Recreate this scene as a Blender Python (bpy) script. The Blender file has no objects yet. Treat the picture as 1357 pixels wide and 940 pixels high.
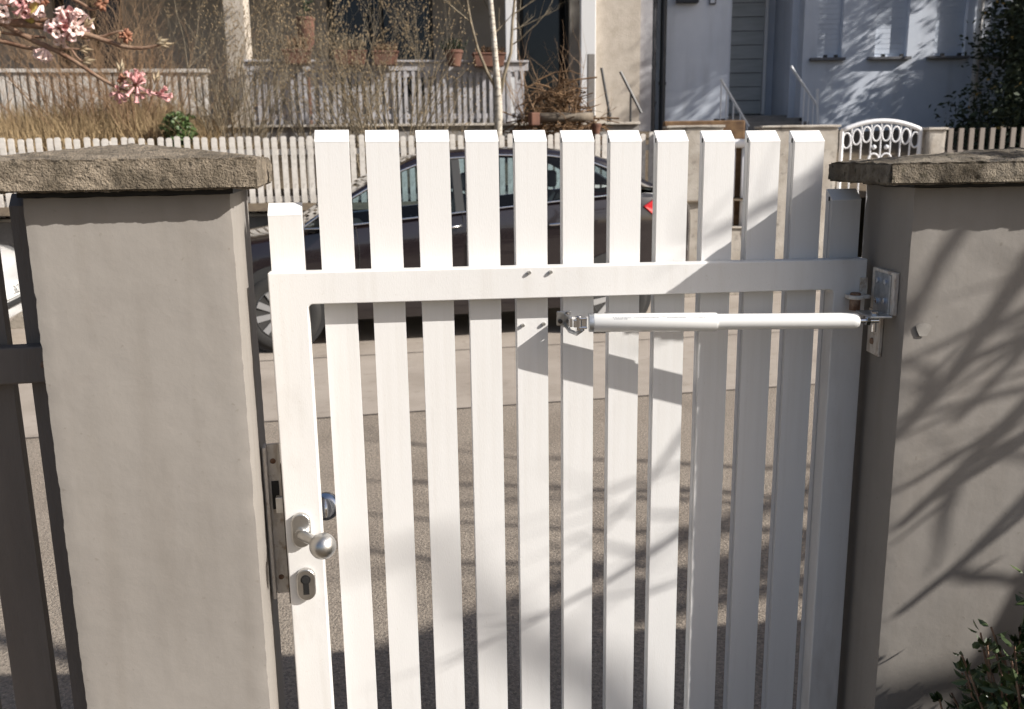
import bpy, bmesh, math, random
from mathutils import Vector, Matrix, noise as mnoise
R = math.radians
sc = bpy.context.scene
col = sc.collection

# ------------------------------------------------------------------ camera
FPX, HC = 1200.0, 1.5
PITCH = math.atan(FPX / 5560.0); ROLL = math.atan2(80, 5560)
fw = Vector((0, math.cos(PITCH), -math.sin(PITCH))); dn0 = -Vector((0, math.sin(PITCH), math.cos(PITCH))); rt0 = Vector((1, 0, 0))
Rc = math.cos(ROLL) * rt0 + math.sin(ROLL) * dn0
Dc = -math.sin(ROLL) * rt0 + math.cos(ROLL) * dn0
CAM = Vector((0, 0, HC))
cd = bpy.data.cameras.new('camera'); cam = bpy.data.objects.new('camera', cd); col.objects.link(cam)
m3 = Matrix((Rc, -Dc, -fw)).transposed()
cam.matrix_world = Matrix.Translation(CAM) @ m3.to_4x4()
cd.sensor_width = 36; cd.lens = 36 * FPX / 1357.0; cd.clip_start = 0.02; cd.clip_end = 500
cd.dof.use_dof = True; cd.dof.focus_distance = 1.6; cd.dof.aperture_fstop = 9
sc.camera = cam
# ------------------------------------------------------------------ light
GA = R(7.5)                                        # the gate hangs a few degrees off the camera axis
TO_SUN = Vector((1.965, -0.75, 1.30)).normalized()
w = bpy.data.worlds.new('World'); sc.world = w; w.use_nodes = True
nt = w.node_tree; bg = nt.nodes['Background']
sky = nt.nodes.new('ShaderNodeTexSky'); sky.sky_type = 'NISHITA'; sky.sun_disc = False
sky.sun_elevation = math.asin(TO_SUN.z); sky.sun_rotation = math.atan2(TO_SUN.x, TO_SUN.y)
nt.links.new(sky.outputs[0], bg.inputs[0]); bg.inputs[1].default_value = 0.085
sky.ozone_density = 0.3; sky.dust_density = 2.5; sky.air_density = 0.8
sl = bpy.data.lights.new('sun', 'SUN'); sl.energy = 5.0; sl.angle = R(0.53); sl.color = (1, .96, .905)
so = bpy.data.objects.new('sun', sl); col.objects.link(so)
so.rotation_euler = TO_SUN.to_track_quat('Z', 'Y').to_euler(); so.location = (8, -3, 9)
sc.view_settings.view_transform = 'Standard'; sc.view_settings.look = 'None'
sc.view_settings.exposure = 0.55; sc.view_settings.gamma = 1.0

def at(px, py, Y):
    "world point seen near pixel px,py of the photograph at depth Y"
    d = (px - 678.5) / FPX * Rc + (py - 470) / FPX * Dc + fw
    return CAM + d * (Y / d.y)

# ------------------------------------------------------------------ helpers
class MB:
    def __init__(s): s.v = []; s.f = []
    def add(s, vs, fs):
        b = len(s.v); s.v += [tuple(v) for v in vs]; s.f += [tuple(i + b for i in f) for f in fs]; return s
    def box(s, c, d, rz=0, mat=None):
        hx, hy, hz = d[0] / 2, d[1] / 2, d[2] / 2; vs = []
        for x in (-hx, hx):
            for y in (-hy, hy):
                for z in (-hz, hz): vs.append(Vector((x, y, z)))
        if rz: vs = [Matrix.Rotation(rz, 3, 'Z') @ v for v in vs]
        if mat: vs = [mat @ v for v in vs]
        return s.add([v + Vector(c) for v in vs], [(0, 1, 3, 2), (4, 6, 7, 5), (0, 4, 5, 1), (2, 3, 7, 6), (0, 2, 6, 4), (1, 5, 7, 3)])
    def bb(s, x0, x1, y0, y1, z0, z1):
        return s.box(((x0 + x1) / 2, (y0 + y1) / 2, (z0 + z1) / 2), (abs(x1 - x0), abs(y1 - y0), abs(z1 - z0)))
    def prism(s, poly, off):
        "closed prism: polygon of 3-D points moved by off"
        n = len(poly); off = Vector(off); a = [Vector(p) for p in poly]
        fs = [tuple(range(n))[::-1], tuple(range(n, 2 * n))] + [(i, (i + 1) % n, n + (i + 1) % n, n + i) for i in range(n)]
        return s.add(a + [p + off for p in a], fs)
    def tube(s, pts, rad, k=6, cap=True):
        pts = [Vector(p) for p in pts]; n = len(pts)
        if not hasattr(rad, '__len__'): rad = [rad] * n
        vs = []; ref = None
        for i, p in enumerate(pts):
            t = (pts[min(i + 1, n - 1)] - pts[max(i - 1, 0)])
            t = t.normalized() if t.length > 1e-9 else Vector((0, 0, 1))
            if ref is None: ref = Vector((0, 0, 1)) if abs(t.z) < .9 else Vector((1, 0, 0))
            a = t.cross(ref).normalized(); b = a.cross(t); ref = b
            for j in range(k):
                q = 2 * math.pi * j / k; vs.append(p + (a * math.cos(q) + b * math.sin(q)) * rad[i])
        fs = [(i * k + j, i * k + (j + 1) % k, (i + 1) * k + (j + 1) % k, (i + 1) * k + j) for i in range(n - 1) for j in range(k)]
        if cap: fs += [tuple(range(k))[::-1], tuple(range((n - 1) * k, n * k))]
        return s.add(vs, fs)
    def lathe(s, prof, c, ax, k=24):
        "prof: (radius, distance along ax)"
        ax = Vector(ax).normalized(); c = Vector(c)
        return s.tube2([c + ax * h for r, h in prof], [max(r, 1e-4) for r, h in prof], ax, k)
    def tube2(s, pts, rad, ax, k):
        ref = Vector((0, 0, 1)) if abs(ax.z) < .9 else Vector((1, 0, 0)); a = ax.cross(ref).normalized(); b = a.cross(ax); vs = []
        for p, r in zip(pts, rad):
            for j in range(k):
                q = 2 * math.pi * j / k; vs.append(p + (a * math.cos(q) + b * math.sin(q)) * r)
        n = len(pts)
        fs = [(i * k + j, i * k + (j + 1) % k, (i + 1) * k + (j + 1) % k, (i + 1) * k + j) for i in range(n - 1) for j in range(k)]
        fs += [tuple(range(k))[::-1], tuple(range((n - 1) * k, n * k))]
        return s.add(vs, fs)
    def mesh(s, name, mat, smooth=False):
        me = bpy.data.meshes.new(name); me.from_pydata(s.v, [], s.f); me.update()
        if mat: me.materials.append(mat)
        if smooth: me.shade_smooth()
        return me
    def build(s, name, mat, parent=None, smooth=False, bevel=0, seg=2, fix=True, sharp=None):
        me = s.mesh(name, mat, smooth)
        if fix:
            bm = bmesh.new(); bm.from_mesh(me); bmesh.ops.recalc_face_normals(bm, faces=bm.faces); bm.to_mesh(me); bm.free()
        if sharp: me.shade_smooth(); me.set_sharp_from_angle(angle=R(sharp))
        o = bpy.data.objects.new(name, me); col.objects.link(o)
        if parent: o.parent = parent
        if bevel:
            b = o.modifiers.new('bevel', 'BEVEL'); b.width = bevel; b.segments = seg; b.limit_method = 'ANGLE'; b.angle_limit = R(40)
        return o

def empty(name, loc=(0, 0, 0), rz=0):
    e = bpy.data.objects.new(name, None); e.location = loc; e.rotation_euler = (0, 0, rz); e.empty_display_size = .1; col.objects.link(e); return e
def tag(o, label, cat, group=None):
    o['label'] = label; o['category'] = cat
    if group: o['group'] = group
    return o
def struct(o): o['kind'] = 'structure'; return o
def inst(me, name, parent, loc, rz=0, sc_=None):
    o = bpy.data.objects.new(name, me); o.location = loc; o.rotation_euler = (0, 0, rz); o.parent = parent
    if sc_: o.scale = sc_
    col.objects.link(o); return o

# ------------------------------------------------------------------ materials
def M(name, c1, c2=None, scale=6, rough=.6, bump=0, bscale=80, metal=0, lo=.35, hi=.65, coat=0, spec=.5, rvar=0, stretch=None, third=None, tscale=40):
    m = bpy.data.materials.new(name); m.use_nodes = True; t = m.node_tree; b = t.nodes['Principled BSDF']
    b.inputs['Roughness'].default_value = rough; b.inputs['Metallic'].default_value = metal
    b.inputs['Coat Weight'].default_value = coat; b.inputs['Specular IOR Level'].default_value = spec
    tc = t.nodes.new('ShaderNodeTexCoord'); src = tc.outputs['Object']
    if stretch:
        mp = t.nodes.new('ShaderNodeMapping'); mp.inputs['Scale'].default_value = stretch; t.links.new(src, mp.inputs[0]); src = mp.outputs[0]
    def nz(s, d=6):
        n = t.nodes.new('ShaderNodeTexNoise'); n.inputs['Scale'].default_value = s; n.inputs['Detail'].default_value = d; n.inputs['Roughness'].default_value = .6
        t.links.new(src, n.inputs['Vector']); return n
    c1 = (*c1, 1)
    if c2:
        n = nz(scale); r = t.nodes.new('ShaderNodeValToRGB'); r.color_ramp.elements[0].position = lo; r.color_ramp.elements[1].position = hi
        r.color_ramp.elements[0].color = c1; r.color_ramp.elements[1].color = (*c2, 1); t.links.new(n.outputs[0], r.inputs[0]); out = r.outputs[0]
        if third:
            n3 = nz(tscale, 4); r3 = t.nodes.new('ShaderNodeValToRGB'); r3.color_ramp.elements[0].position = .56; r3.color_ramp.elements[1].position = .7
            r3.color_ramp.elements[0].color = (0, 0, 0, 1); r3.color_ramp.elements[1].color = (1, 1, 1, 1); t.links.new(n3.outputs[0], r3.inputs[0])
            mx = t.nodes.new('ShaderNodeMix'); mx.data_type = 'RGBA'; t.links.new(r3.outputs[0], mx.inputs[0]); t.links.new(out, mx.inputs[6]); mx.inputs[7].default_value = (*third, 1); out = mx.outputs[2]
        t.links.new(out, b.inputs['Base Color'])
        if rvar:
            mr = t.nodes.new('ShaderNodeMapRange'); mr.inputs[3].default_value = rough - rvar; mr.inputs[4].default_value = rough + rvar
            t.links.new(n.outputs[0], mr.inputs[0]); t.links.new(mr.outputs[0], b.inputs['Roughness'])
    else: b.inputs['Base Color'].default_value = c1
    if bump:
        n2 = nz(bscale, 5); bp = t.nodes.new('ShaderNodeBump'); bp.inputs['Strength'].default_value = bump; bp.inputs['Distance'].default_value = .01
        t.links.new(n2.outputs[0], bp.inputs['Height']); t.links.new(bp.outputs[0], b.inputs['Normal'])
    return m

MT = {}
MT['gate'] = M('gate_white_powder_coat', (.655, .643, .625), (.715, .703, .685), 3.5, .42, .06, 500, rvar=.08, third=(.595, .575, .55), tscale=9, stretch=(1, 1, .35))
MT['gatecap'] = M('gate_white_plastic', (.80, .79, .77), (.82, .81, .79), 8, .4)
MT['closer'] = M('closer_white_enamel', (.78, .775, .75), None, rough=.22, coat=.3)
MT['plaster'] = M('pillar_plaster_paint', (.222, .202, .180), (.268, .246, .221), 1.6, .8, .07, 45, third=(.235, .213, .190), tscale=11)
MT['cap'] = M('weathered_concrete', (.155, .125, .088), (.33, .27, .20), 22, .95, 1.0, 300, third=(.065, .052, .036), tscale=120, lo=.38, hi=.62)
MT['capR'] = M('mossy_concrete', (.115, .092, .062), (.29, .245, .185), 16, .95, 1.0, 300, third=(.05, .043, .02), tscale=70, lo=.4, hi=.6)
MT['steel'] = M('satin_steel', (.62, .61, .59), (.52, .51, .49), 60, .34, .03, 900, metal=1)
MT['galv'] = M('galvanised_steel', (.42, .44, .46), (.6, .62, .64), 70, .4, .1, 300, metal=.9)
MT['darkmetal'] = M('dark_steel', (.05, .045, .04), (.12, .10, .085), 60, .5, .2, 200, metal=.7)
MT['rust'] = M('rusty_iron', (.13, .06, .03), (.30, .20, .14), 60, .85, .4, 300)
MT['oldpaint'] = M('chipped_cream_paint', (.60, .55, .48), (.68, .63, .57), 50, .55, .2, 200, third=(.34, .25, .17), tscale=45)
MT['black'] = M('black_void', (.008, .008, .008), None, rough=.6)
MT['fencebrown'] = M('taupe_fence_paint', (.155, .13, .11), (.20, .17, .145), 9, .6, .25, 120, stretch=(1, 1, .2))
MT['asphalt'] = M('gritty_asphalt', (.15, .124, .098), (.345, .29, .232), 75, .92, 1.0, 110, lo=.32, hi=.66, third=(.47, .40, .325), tscale=130)
MT['road'] = M('smooth_road', (.305, .262, .218), (.35, .302, .255), 3, .9, .25, 140, third=(.265, .225, .185), tscale=9)
MT['kerb'] = M('kerb_stone', (.21, .185, .155), (.29, .26, .22), 20, .9, .5, 90)
MT['joint'] = M('tar_joint', (.07, .058, .047), (.11, .09, .075), 30, .9, .3, 80)
MT['soil'] = M('garden_soil', (.07, .05, .032), (.12, .09, .055), 12, .95, .6, 40)
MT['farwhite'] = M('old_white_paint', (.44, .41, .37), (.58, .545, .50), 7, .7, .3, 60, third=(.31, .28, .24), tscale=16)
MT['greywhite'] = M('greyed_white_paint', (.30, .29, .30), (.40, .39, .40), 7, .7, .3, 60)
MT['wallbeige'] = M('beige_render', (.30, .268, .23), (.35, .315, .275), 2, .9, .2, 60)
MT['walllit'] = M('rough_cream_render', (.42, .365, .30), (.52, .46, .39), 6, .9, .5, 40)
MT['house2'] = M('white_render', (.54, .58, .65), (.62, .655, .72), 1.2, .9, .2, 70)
MT['stone'] = M('lichen_stone', (.34, .30, .25), (.48, .44, .385), 5, .92, .5, 60, third=(.19, .175, .155), tscale=12)
MT['plinth'] = M('grey_plinth_render', (.17, .16, .15), (.23, .215, .20), 5, .9, .4, 50)
MT['metalwhite'] = M('white_iron', (.74, .74, .75), None, rough=.4)
MT['frame'] = M('white_frame', (.66, .655, .65), None, rough=.5)
MT['shutter'] = M('grey_blue_shutter', (.50, .54, .61), (.56, .60, .66), 3, .6)
MT['door'] = M('grey_boards', (.33, .345, .34), (.42, .435, .435), 5, .7, .2, 40, stretch=(.3, 1, 2))
MT['dark'] = M('dark_opening', (.018, .017, .018), None, rough=.5)
MT['glassdark'] = M('dark_window_glass', (.012, .013, .016), None, rough=.05)
MT['pipe'] = M('dark_pipe', (.03, .032, .038), None, rough=.45, metal=.3)
MT['sill'] = M('sill_metal', (.12, .12, .13), None, rough=.5)
MT['terra'] = M('terracotta', (.10, .046, .032), (.16, .075, .048), 9, .85, .2, 60)
MT['twigbrown'] = M('red_brown_twig', (.19, .115, .062), (.32, .21, .125), 8, .8)
MT['twiggrey'] = M('grey_tan_twig', (.12, .095, .062), (.25, .205, .14), 8, .8)
MT['twigdark'] = M('dark_brush', (.085, .045, .022), (.21, .125, .06), 6, .85)
MT['bud'] = M('dry_bud', (.16, .115, .06), (.27, .20, .12), 20, .8)
MT['straw'] = M('dry_straw', (.24, .165, .085), (.38, .28, .155), 10, .9)
MT['birch'] = M('birch_bark', (.60, .56, .49), (.40, .35, .28), 9, .8, .3, 60, stretch=(1, 1, 3), third=(.06, .05, .04), tscale=13)
MT['bark'] = M('grey_bark', (.12, .095, .07), (.2, .165, .125), 10, .9, .5, 50)
MT['leafdark'] = M('conifer_green', (.012, .02, .008), (.035, .05, .018), 3, .7)
MT['leaf'] = M('privet_leaf', (.026, .046, .012), (.062, .088, .026), 14, .42)
MT['ivy'] = M('ivy_leaf', (.05, .085, .025), (.10, .15, .05), 8, .45)
MT['leafyel'] = M('yellow_leaf', (.30, .20, .05), None, rough=.7)
MT['paint'] = M('dark_plum_car_paint', (.010, .0065, .008), None, rough=.25, coat=1)
MT['paintwhite'] = M('white_car_paint', (.62, .62, .61), None, rough=.25, coat=1)
MT['chrome'] = M('chrome', (.75, .76, .78), None, rough=.18, metal=1)
MT['rubber'] = M('tyre_rubber', (.018, .017, .016), None, rough=.85, bump=.2, bscale=60)
MT['alloy'] = M('silver_alloy', (.36, .36, .36), None, rough=.45, metal=.6)
MT['red'] = M('red_lamp', (.50, .008, .014), None, rough=.12, coat=1)
MT['lampclear'] = M('clear_lamp', (.5, .5, .5), None, rough=.1, coat=1)
MT['plastic'] = M('black_plastic', (.02, .02, .02), None, rough=.5)
MT['platewhite'] = M('plate_white', (.75, .75, .73), None, rough=.4)
MT['ink'] = M('black_ink', (.015, .015, .015), None, rough=.5)
MT['print'] = M('grey_print', (.30, .30, .31), None, rough=.4)
MT['branch'] = M('viburnum_bark', (.16, .085, .05), (.27, .18, .12), 60, .7, .3, 200)
MT['stemgreen'] = M('yellow_green_shoot', (.32, .26, .06), (.40, .33, .10), 30, .6)
MT['petal'] = M('pale_pink_petal', (.74, .52, .49), (.80, .66, .60), 90, .6)
MT['petaldark'] = M('rose_pink_bud', (.52, .23, .23), (.70, .44, .42), 150, .6)
MT['budbrown'] = M('brown_bract', (.19, .075, .04), (.3, .14, .08), 90, .7)
MT['leaftip'] = M('tan_leaf_bud', (.36, .27, .17), (.44, .36, .24), 60, .7)
for k in ('petal', 'petaldark'):
    MT[k].node_tree.nodes['Principled BSDF'].inputs['Subsurface Weight'].default_value = .15
    MT[k].node_tree.nodes['Principled BSDF'].inputs['Subsurface Radius'].default_value = (.004, .002, .002)
def wear(m, stretch, scale, lo, hi, dark, amount, speck=0, sscale=300):
    "rain streaks and specks multiplied over the paint"
    t = m.node_tree; b = t.nodes['Principled BSDF']; src = b.inputs['Base Color'].links[0].from_socket
    tc = t.nodes.new('ShaderNodeTexCoord'); mp = t.nodes.new('ShaderNodeMapping'); mp.inputs['Scale'].default_value = stretch; t.links.new(tc.outputs['Object'], mp.inputs[0])
    def layer(vec, sc_, lo_, hi_, fac, src_):
        n = t.nodes.new('ShaderNodeTexNoise'); n.inputs['Scale'].default_value = sc_; n.inputs['Detail'].default_value = 6; t.links.new(vec, n.inputs['Vector'])
        r = t.nodes.new('ShaderNodeMapRange'); r.inputs[1].default_value = lo_; r.inputs[2].default_value = hi_; r.inputs[4].default_value = fac; t.links.new(n.outputs[0], r.inputs[0])
        x = t.nodes.new('ShaderNodeMix'); x.data_type = 'RGBA'; x.blend_type = 'MULTIPLY'; t.links.new(r.outputs[0], x.inputs[0]); t.links.new(src_, x.inputs[6]); x.inputs[7].default_value = (*dark, 1); return x.outputs[2]
    out = layer(mp.outputs[0], scale, lo, hi, amount, src)
    if speck: out = layer(tc.outputs['Object'], sscale, .66, .72, speck, out)
    t.links.new(out, b.inputs['Base Color'])
wear(MT['plaster'], (1, 1, .10), 26, .48, .78, (.66, .62, .56), .3, .45, 90)
wear(MT['gate'], (1, 1, .06), 60, .52, .80, (.80, .77, .72), .35, .4, 210)
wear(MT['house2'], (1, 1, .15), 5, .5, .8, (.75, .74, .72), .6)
wear(MT['road'], (1, 1, 1), 1.1, .45, .7, (.74, .72, .70), .7, .5, 40)
wear(MT['asphalt'], (1, 1, 1), 1.6, .45, .7, (.74, .72, .70), .7)
wear(MT['closer'] if False else MT['oldpaint'], (1, 1, .3), 120, .5, .7, (.6, .5, .4), .6)
def glassmat(name, tint):
    m = bpy.data.materials.new(name); m.use_nodes = True; t = m.node_tree; t.nodes.remove(t.nodes['Principled BSDF'])
    out = t.nodes['Material Output']; tr = t.nodes.new('ShaderNodeBsdfTransparent'); tr.inputs[0].default_value = (*tint, 1)
    gl = t.nodes.new('ShaderNodeBsdfGlossy'); gl.inputs['Roughness'].default_value = .03
    fr = t.nodes.new('ShaderNodeFresnel'); fr.inputs[0].default_value = 1.5; mx = t.nodes.new('ShaderNodeMixShader')
    t.links.new(fr.outputs[0], mx.inputs[0]); t.links.new(tr.outputs[0], mx.inputs[1]); t.links.new(gl.outputs[0], mx.inputs[2]); t.links.new(mx.outputs[0], out.inputs[0]); return m
MT['carglass'] = glassmat('tinted_car_glass', (.62, .73, .77))

# ================================================================== THE GROUND
ST = R(11.5)                                        # the street runs slightly across the view
sd = Vector((math.cos(ST), math.sin(ST), 0)); sn = Vector((-math.sin(ST), math.cos(ST), 0))
S0 = Vector((0, 0, 0))
def strip(name, a0, a1, z, mat, x0=-60, x1=60, nx=1):
    mb = MB(); y0, y1 = a0, a1
    P = lambda x, y: sd * x + Vector((0, y, 0)) + Vector((0, 0, z))
    mb.add([P(x0, y0), P(x1, y0), P(x1, y1), P(x0, y1)], [(0, 1, 2, 3)])
    return struct(mb.build(name, mat))
g = MB(); g.add([(-150, -150, -.02), (150, -150, -.02), (150, 150, -.02), (-150, 150, -.02)], [(0, 1, 2, 3)])
struct(g.build('ground', MT['soil']))
strip('driveway_pavement', 1.62, 5.455, 0.0, MT['asphalt'])
strip('road', 5.455, 9.42, -.004, MT['road'])
strip('road_joint', 5.44, 5.462, .004, MT['joint'])
strip('gutter_joint', 7.235, 7.25, .0015, MT['joint'])
kb = MB()
kb.prism([sd * -60 + Vector((0, 9.4, -.01)), sd * 60 + Vector((0, 9.4, -.01)), sd * 60 + Vector((0, 9.4, .12)), sd * -60 + Vector((0, 9.4, .12))], (0, .14, 0))
struct(kb.build('kerb', MT['kerb'], bevel=.012))
strip('far_pavement', 9.54, 9.95, .115, MT['road'])
# raised gardens beyond the street
tm = MB(); nx, ny = 60, 14
for j in range(ny + 1):
    for i in range(nx + 1):
        x = -26 + 52 * i / nx; yy = [10.05, 10.6, 11.2, 11.8, 12.4, 13, 13.6, 14.5, 16, 18, 22, 30, 45, 70, 110][j]
        z = [1.0, 1.12, 1.3, 1.45, 1.6, 1.75, 1.85, 1.9, 1.95, 2, 2, 2, 2, 2, 2][j] + .05 * mnoise.noise(Vector((x, yy, 0)))
        tm.v.append((x, yy + math.tan(R(9)) * x * (1 if j < 8 else .6), z))
tm.f = [(j * (nx + 1) + i, j * (nx + 1) + i + 1, (j + 1) * (nx + 1) + i + 1, (j + 1) * (nx + 1) + i) for j in range(ny) for i in range(nx)]
struct(tm.build('terraced_garden', MT['soil'], smooth=True))

# ================================================================== THE GATE
gd = Vector((math.cos(GA), math.sin(GA), 0)); gn = Vector((-math.sin(GA), math.cos(GA), 0))
P0 = Vector((-0.361, 1.428, 0))
# local frame of the gate: x along it, y away from the viewer, z up
gate = empty('garden_gate', P0, GA)
tag(gate, 'white metal picket garden gate with ball knob between the two grey pillars', 'gate')
def sag(u): return 1.5300 - .0094 * (u - .06) / .85
fr = MB()
# frame: outer rectangle with a hole, rounded at the inner top corners
zo, zi, zb, zbi = 1.333, 1.282, .075, .130
ul, uli, uri, ur = -.0195, .039, .9105, .968
rr = .008
inner = [(uli, zbi), (uri, zbi)] + [(uri - rr + rr * math.cos(a), zi - rr + rr * math.sin(a)) for a in [i * math.pi / 8 for i in range(5)]] + [(uli + rr - rr * math.sin(a), zi - rr + rr * math.cos(a)) for a in [i * math.pi / 8 for i in range(5)]]
outer = [(ul, zb), (ur, zb)] + [(ur, zo)] * 5 + [(ul, zo)] * 5
n = len(inner); yf, yb = -.030, -.0005
def fz(u, z): return z - (.006 * u if z > .5 else 0)
V = [(u, yf, fz(u, z)) for u, z in outer] + [(u, yf, fz(u, z)) for u, z in inner] + [(u, yb, fz(u, z)) for u, z in outer] + [(u, yb, fz(u, z)) for u, z in inner]
bm = bmesh.new(); bv = [bm.verts.new(v) for v in V]
for i in range(n):
    j = (i + 1) % n
    for q in ((i, j, n + j, n + i), (2 * n + j, 2 * n + i, 3 * n + i, 3 * n + j), (n + i, n + j, 3 * n + j, 3 * n + i), (j, i, 2 * n + i, 2 * n + j)):
        try: bm.faces.new([bv[k] for k in q])
        except ValueError: pass
bmesh.ops.remove_doubles(bm, verts=bm.verts, dist=1e-5); bmesh.ops.dissolve_degenerate(bm, edges=bm.edges, dist=1e-5); bmesh.ops.recalc_face_normals(bm, faces=bm.faces)
me = bpy.data.meshes.new('frame'); bm.to_mesh(me); bm.free(); me.materials.append(MT['gate'])
fo = bpy.data.objects.new('frame', me); fo.parent = gate; col.objects.link(fo)
b = fo.modifiers.new('bevel', 'BEVEL'); b.width = .0022; b.segments = 3; b.limit_method = 'ANGLE'; b.angle_limit = R(50)
# pickets: slanted cap, two shallow grooves down each side
PD = .024
def picket_mesh(wd, h):
    mb = MB(); gr = .0022
    prof = [(0, 0), (wd, 0), (wd, PD * .30), (wd - gr, PD * .34), (wd - gr, PD * .42), (wd, PD * .46), (wd, PD), (0, PD), (0, PD * .46), (gr, PD * .42), (gr, PD * .34), (0, PD * .30)]
    k = len(prof); bot = [(x, y, 0) for x, y in prof]; top = [(x, y, h) for x, y in prof]
    mb.add(bot + top, [tuple(range(k))[::-1], tuple(range(k, 2 * k))] + [(i, (i + 1) % k, k + (i + 1) % k, k + i) for i in range(k)])
    return mb
def cap_mesh(wd):
    mb = MB(); e = .0003
    mb.prism([(-e, -e, -.0005), (-e, PD + e, -.0005), (-e, PD + e, .0185), (-e, PD * .9, .0185), (-e, -e, .0008)], (wd + 2 * e, 0, 0))
    return mb
us = [(.0606, .1141), (.1383, .1917), (.2172, .2702), (.2955, .3474), (.3736, .425), (.4515, .5018), (.5302, .5797), (.6083, .6588), (.6878, .7373), (.7659, .815), (.8429, .8924)]
pm = picket_mesh(.0515, 1.0).mesh('picket', MT['gate'])
cm = cap_mesh(.0515).mesh('picket_cap', MT['gatecap'])
for a, c in us:
    u0 = (a + c) / 2 - .02575; h = sag(u0) - .06
    p = inst(pm, 'picket', gate, (u0, 0, .06), 0, (1, 1, h))
    bvm = None
    cp = inst(cm, 'picket_cap', gate, (u0, 0, sag(u0)))
    hb = MB().bb(-.0012, .001, .0085, .0125, -.001, .006).build('vent_slot', MT['black'], cp)
for u0, ztop in ((-.0165, 1.419), (.9135, 1.424)):
    inst(pm, 'picket', gate, (u0, 0, .06), 0, (1, 1, ztop - .06)); cp = inst(cm, 'picket_cap', gate, (u0, 0, ztop))
    MB().bb(-.0012, .001, .0085, .0125, -.001, .006).build('vent_slot', MT['black'], cp)
# bolts: two through the rail, two through the picket below
for u0, y0, z0 in ((.390, yf, 1.3215), (.425, yf, 1.3215), (.383, 0, 1.2305), (.418, 0, 1.2315)):
    bo = MB(); bo.lathe([(.0031, .002), (.0031, -.0035), (.0023, -.0052)], (u0, y0, z0), (0, 1, 0), 12); bo.build('bolt', MT['steel'], gate, sharp=40)
# lock furniture on the left stile
def stadium(cx, cz, wdt, hgt, y0, y1, k=10, shrink=0):
    r_ = wdt / 2 - shrink; h_ = hgt / 2 - wdt / 2; pts = []
    for i in range(k + 1):
        a = math.pi * i / k; pts.append((cx + r_ * math.cos(a), y0, cz + h_ + r_ * math.sin(a)))
    for i in range(k + 1):
        a = math.pi + math.pi * i / k; pts.append((cx + r_ * math.cos(a), y0, cz - h_ + r_ * math.sin(a)))
    return pts
ru, rz_ = .0062, .9095
rose = MB(); rose.prism(stadium(ru, rz_, .031, .059, yf - .0105, 0), (0, .0103, 0))
ro = rose.build('knob_rose', MT['steel'], gate, bevel=.0022, seg=3)
kn = MB(); kn.lathe([(.0098, 0), (.0098, .006), (.0085, .008)], (ru, yf - .0095, rz_ - .004), (0, -1, 0), 20)
nk0 = Vector((ru + .002, yf - .013, rz_ - .006)); bc = Vector((.0445, yf - .062, .9035))
nd = (bc - nk0).normalized()
kn.tube([nk0, nk0 + nd * .02, bc - nd * .018], [.0092, .0086, .0078], 16)
kn.build('knob_neck', MT['steel'], gate, sharp=50)
kb2 = MB(); kb2.lathe([(.0212 * math.sin(math.pi * i / 18), -.0212 * math.cos(math.pi * i / 18)) for i in range(19)], bc, (0, -1, 0), 32)
kb2.build('ball_knob', MT['steel'], gate, smooth=True)
es = MB(); es.prism(stadium(.0085, .8135, .031, .056, yf - .0105, 0), (0, .0103, 0))
eo = es.build('cylinder_rosette', MT['steel'], gate, bevel=.0022, seg=3)
kh = MB(); kh.lathe([(.0082, 0), (.0082, .0012)], (.0085, yf - .0104, .8235), (0, -1, 0), 20); kh.bb(.0037, .0133, yf - .0113, yf - .0104, .797, .820); kh.build('keyhole', MT['black'], eo)
cyl = MB(); cyl.lathe([(.006, 0), (.006, .0010)], (.0085, yf - .0116, .8235), (0, -1, 0), 16); cyl.build('lock_cylinder', MT['plastic'], eo)
ok = MB(); ok.lathe([(.0255 * math.sin(math.pi * i / 18), -.0255 * math.cos(math.pi * i / 18)) for i in range(19)], (.0365, .092, .899), (0, 1, 0), 32)
ok.tube([(.004, PD + .0, .905), (.004, .05, .905), (.03, .085, .90)], [.009, .009, .008], 14)
ok.build('outer_ball_knob', MT['chrome'], gate, sharp=60)
lk = MB(); lk.bb(ul - .0022, ul + .001, -.024, -.006, .775, 1.02); lk.build('lock_faceplate', MT['darkmetal'], gate)
lt = MB(); lt.bb(ul - .014, ul - .002, -.020, -.008, .935, .962); lt.build('latch_bolt', MT['steel'], gate, bevel=.001)
# hinge of the right stile
hg = MB(); hg.lathe([(.012, -.0035), (.0135, -.002), (.0135, .002), (.012, .0035)], (.9405, yf - .017, 1.2655), (0, 0, 1), 20); hg.bb(.930, .966, yf - .020, yf, 1.2625, 1.2685)
hg.build('hinge_eye', MT['oldpaint'], gate, bevel=.0008)
hp = MB(); hp.lathe([(.0088, -.022), (.0088, .006), (.0075, .0075)], (.9405, yf - .017, 1.2655), (0, 0, 1), 16); hp.build('hinge_pin', MT['rust'], gate, sharp=40)
lf = MB(); lf.bb(.9555, .9690, yf - .0035, yf, 1.262, 1.296); lf.build('hinge_leaf', MT['oldpaint'], gate, bevel=.001)

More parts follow.
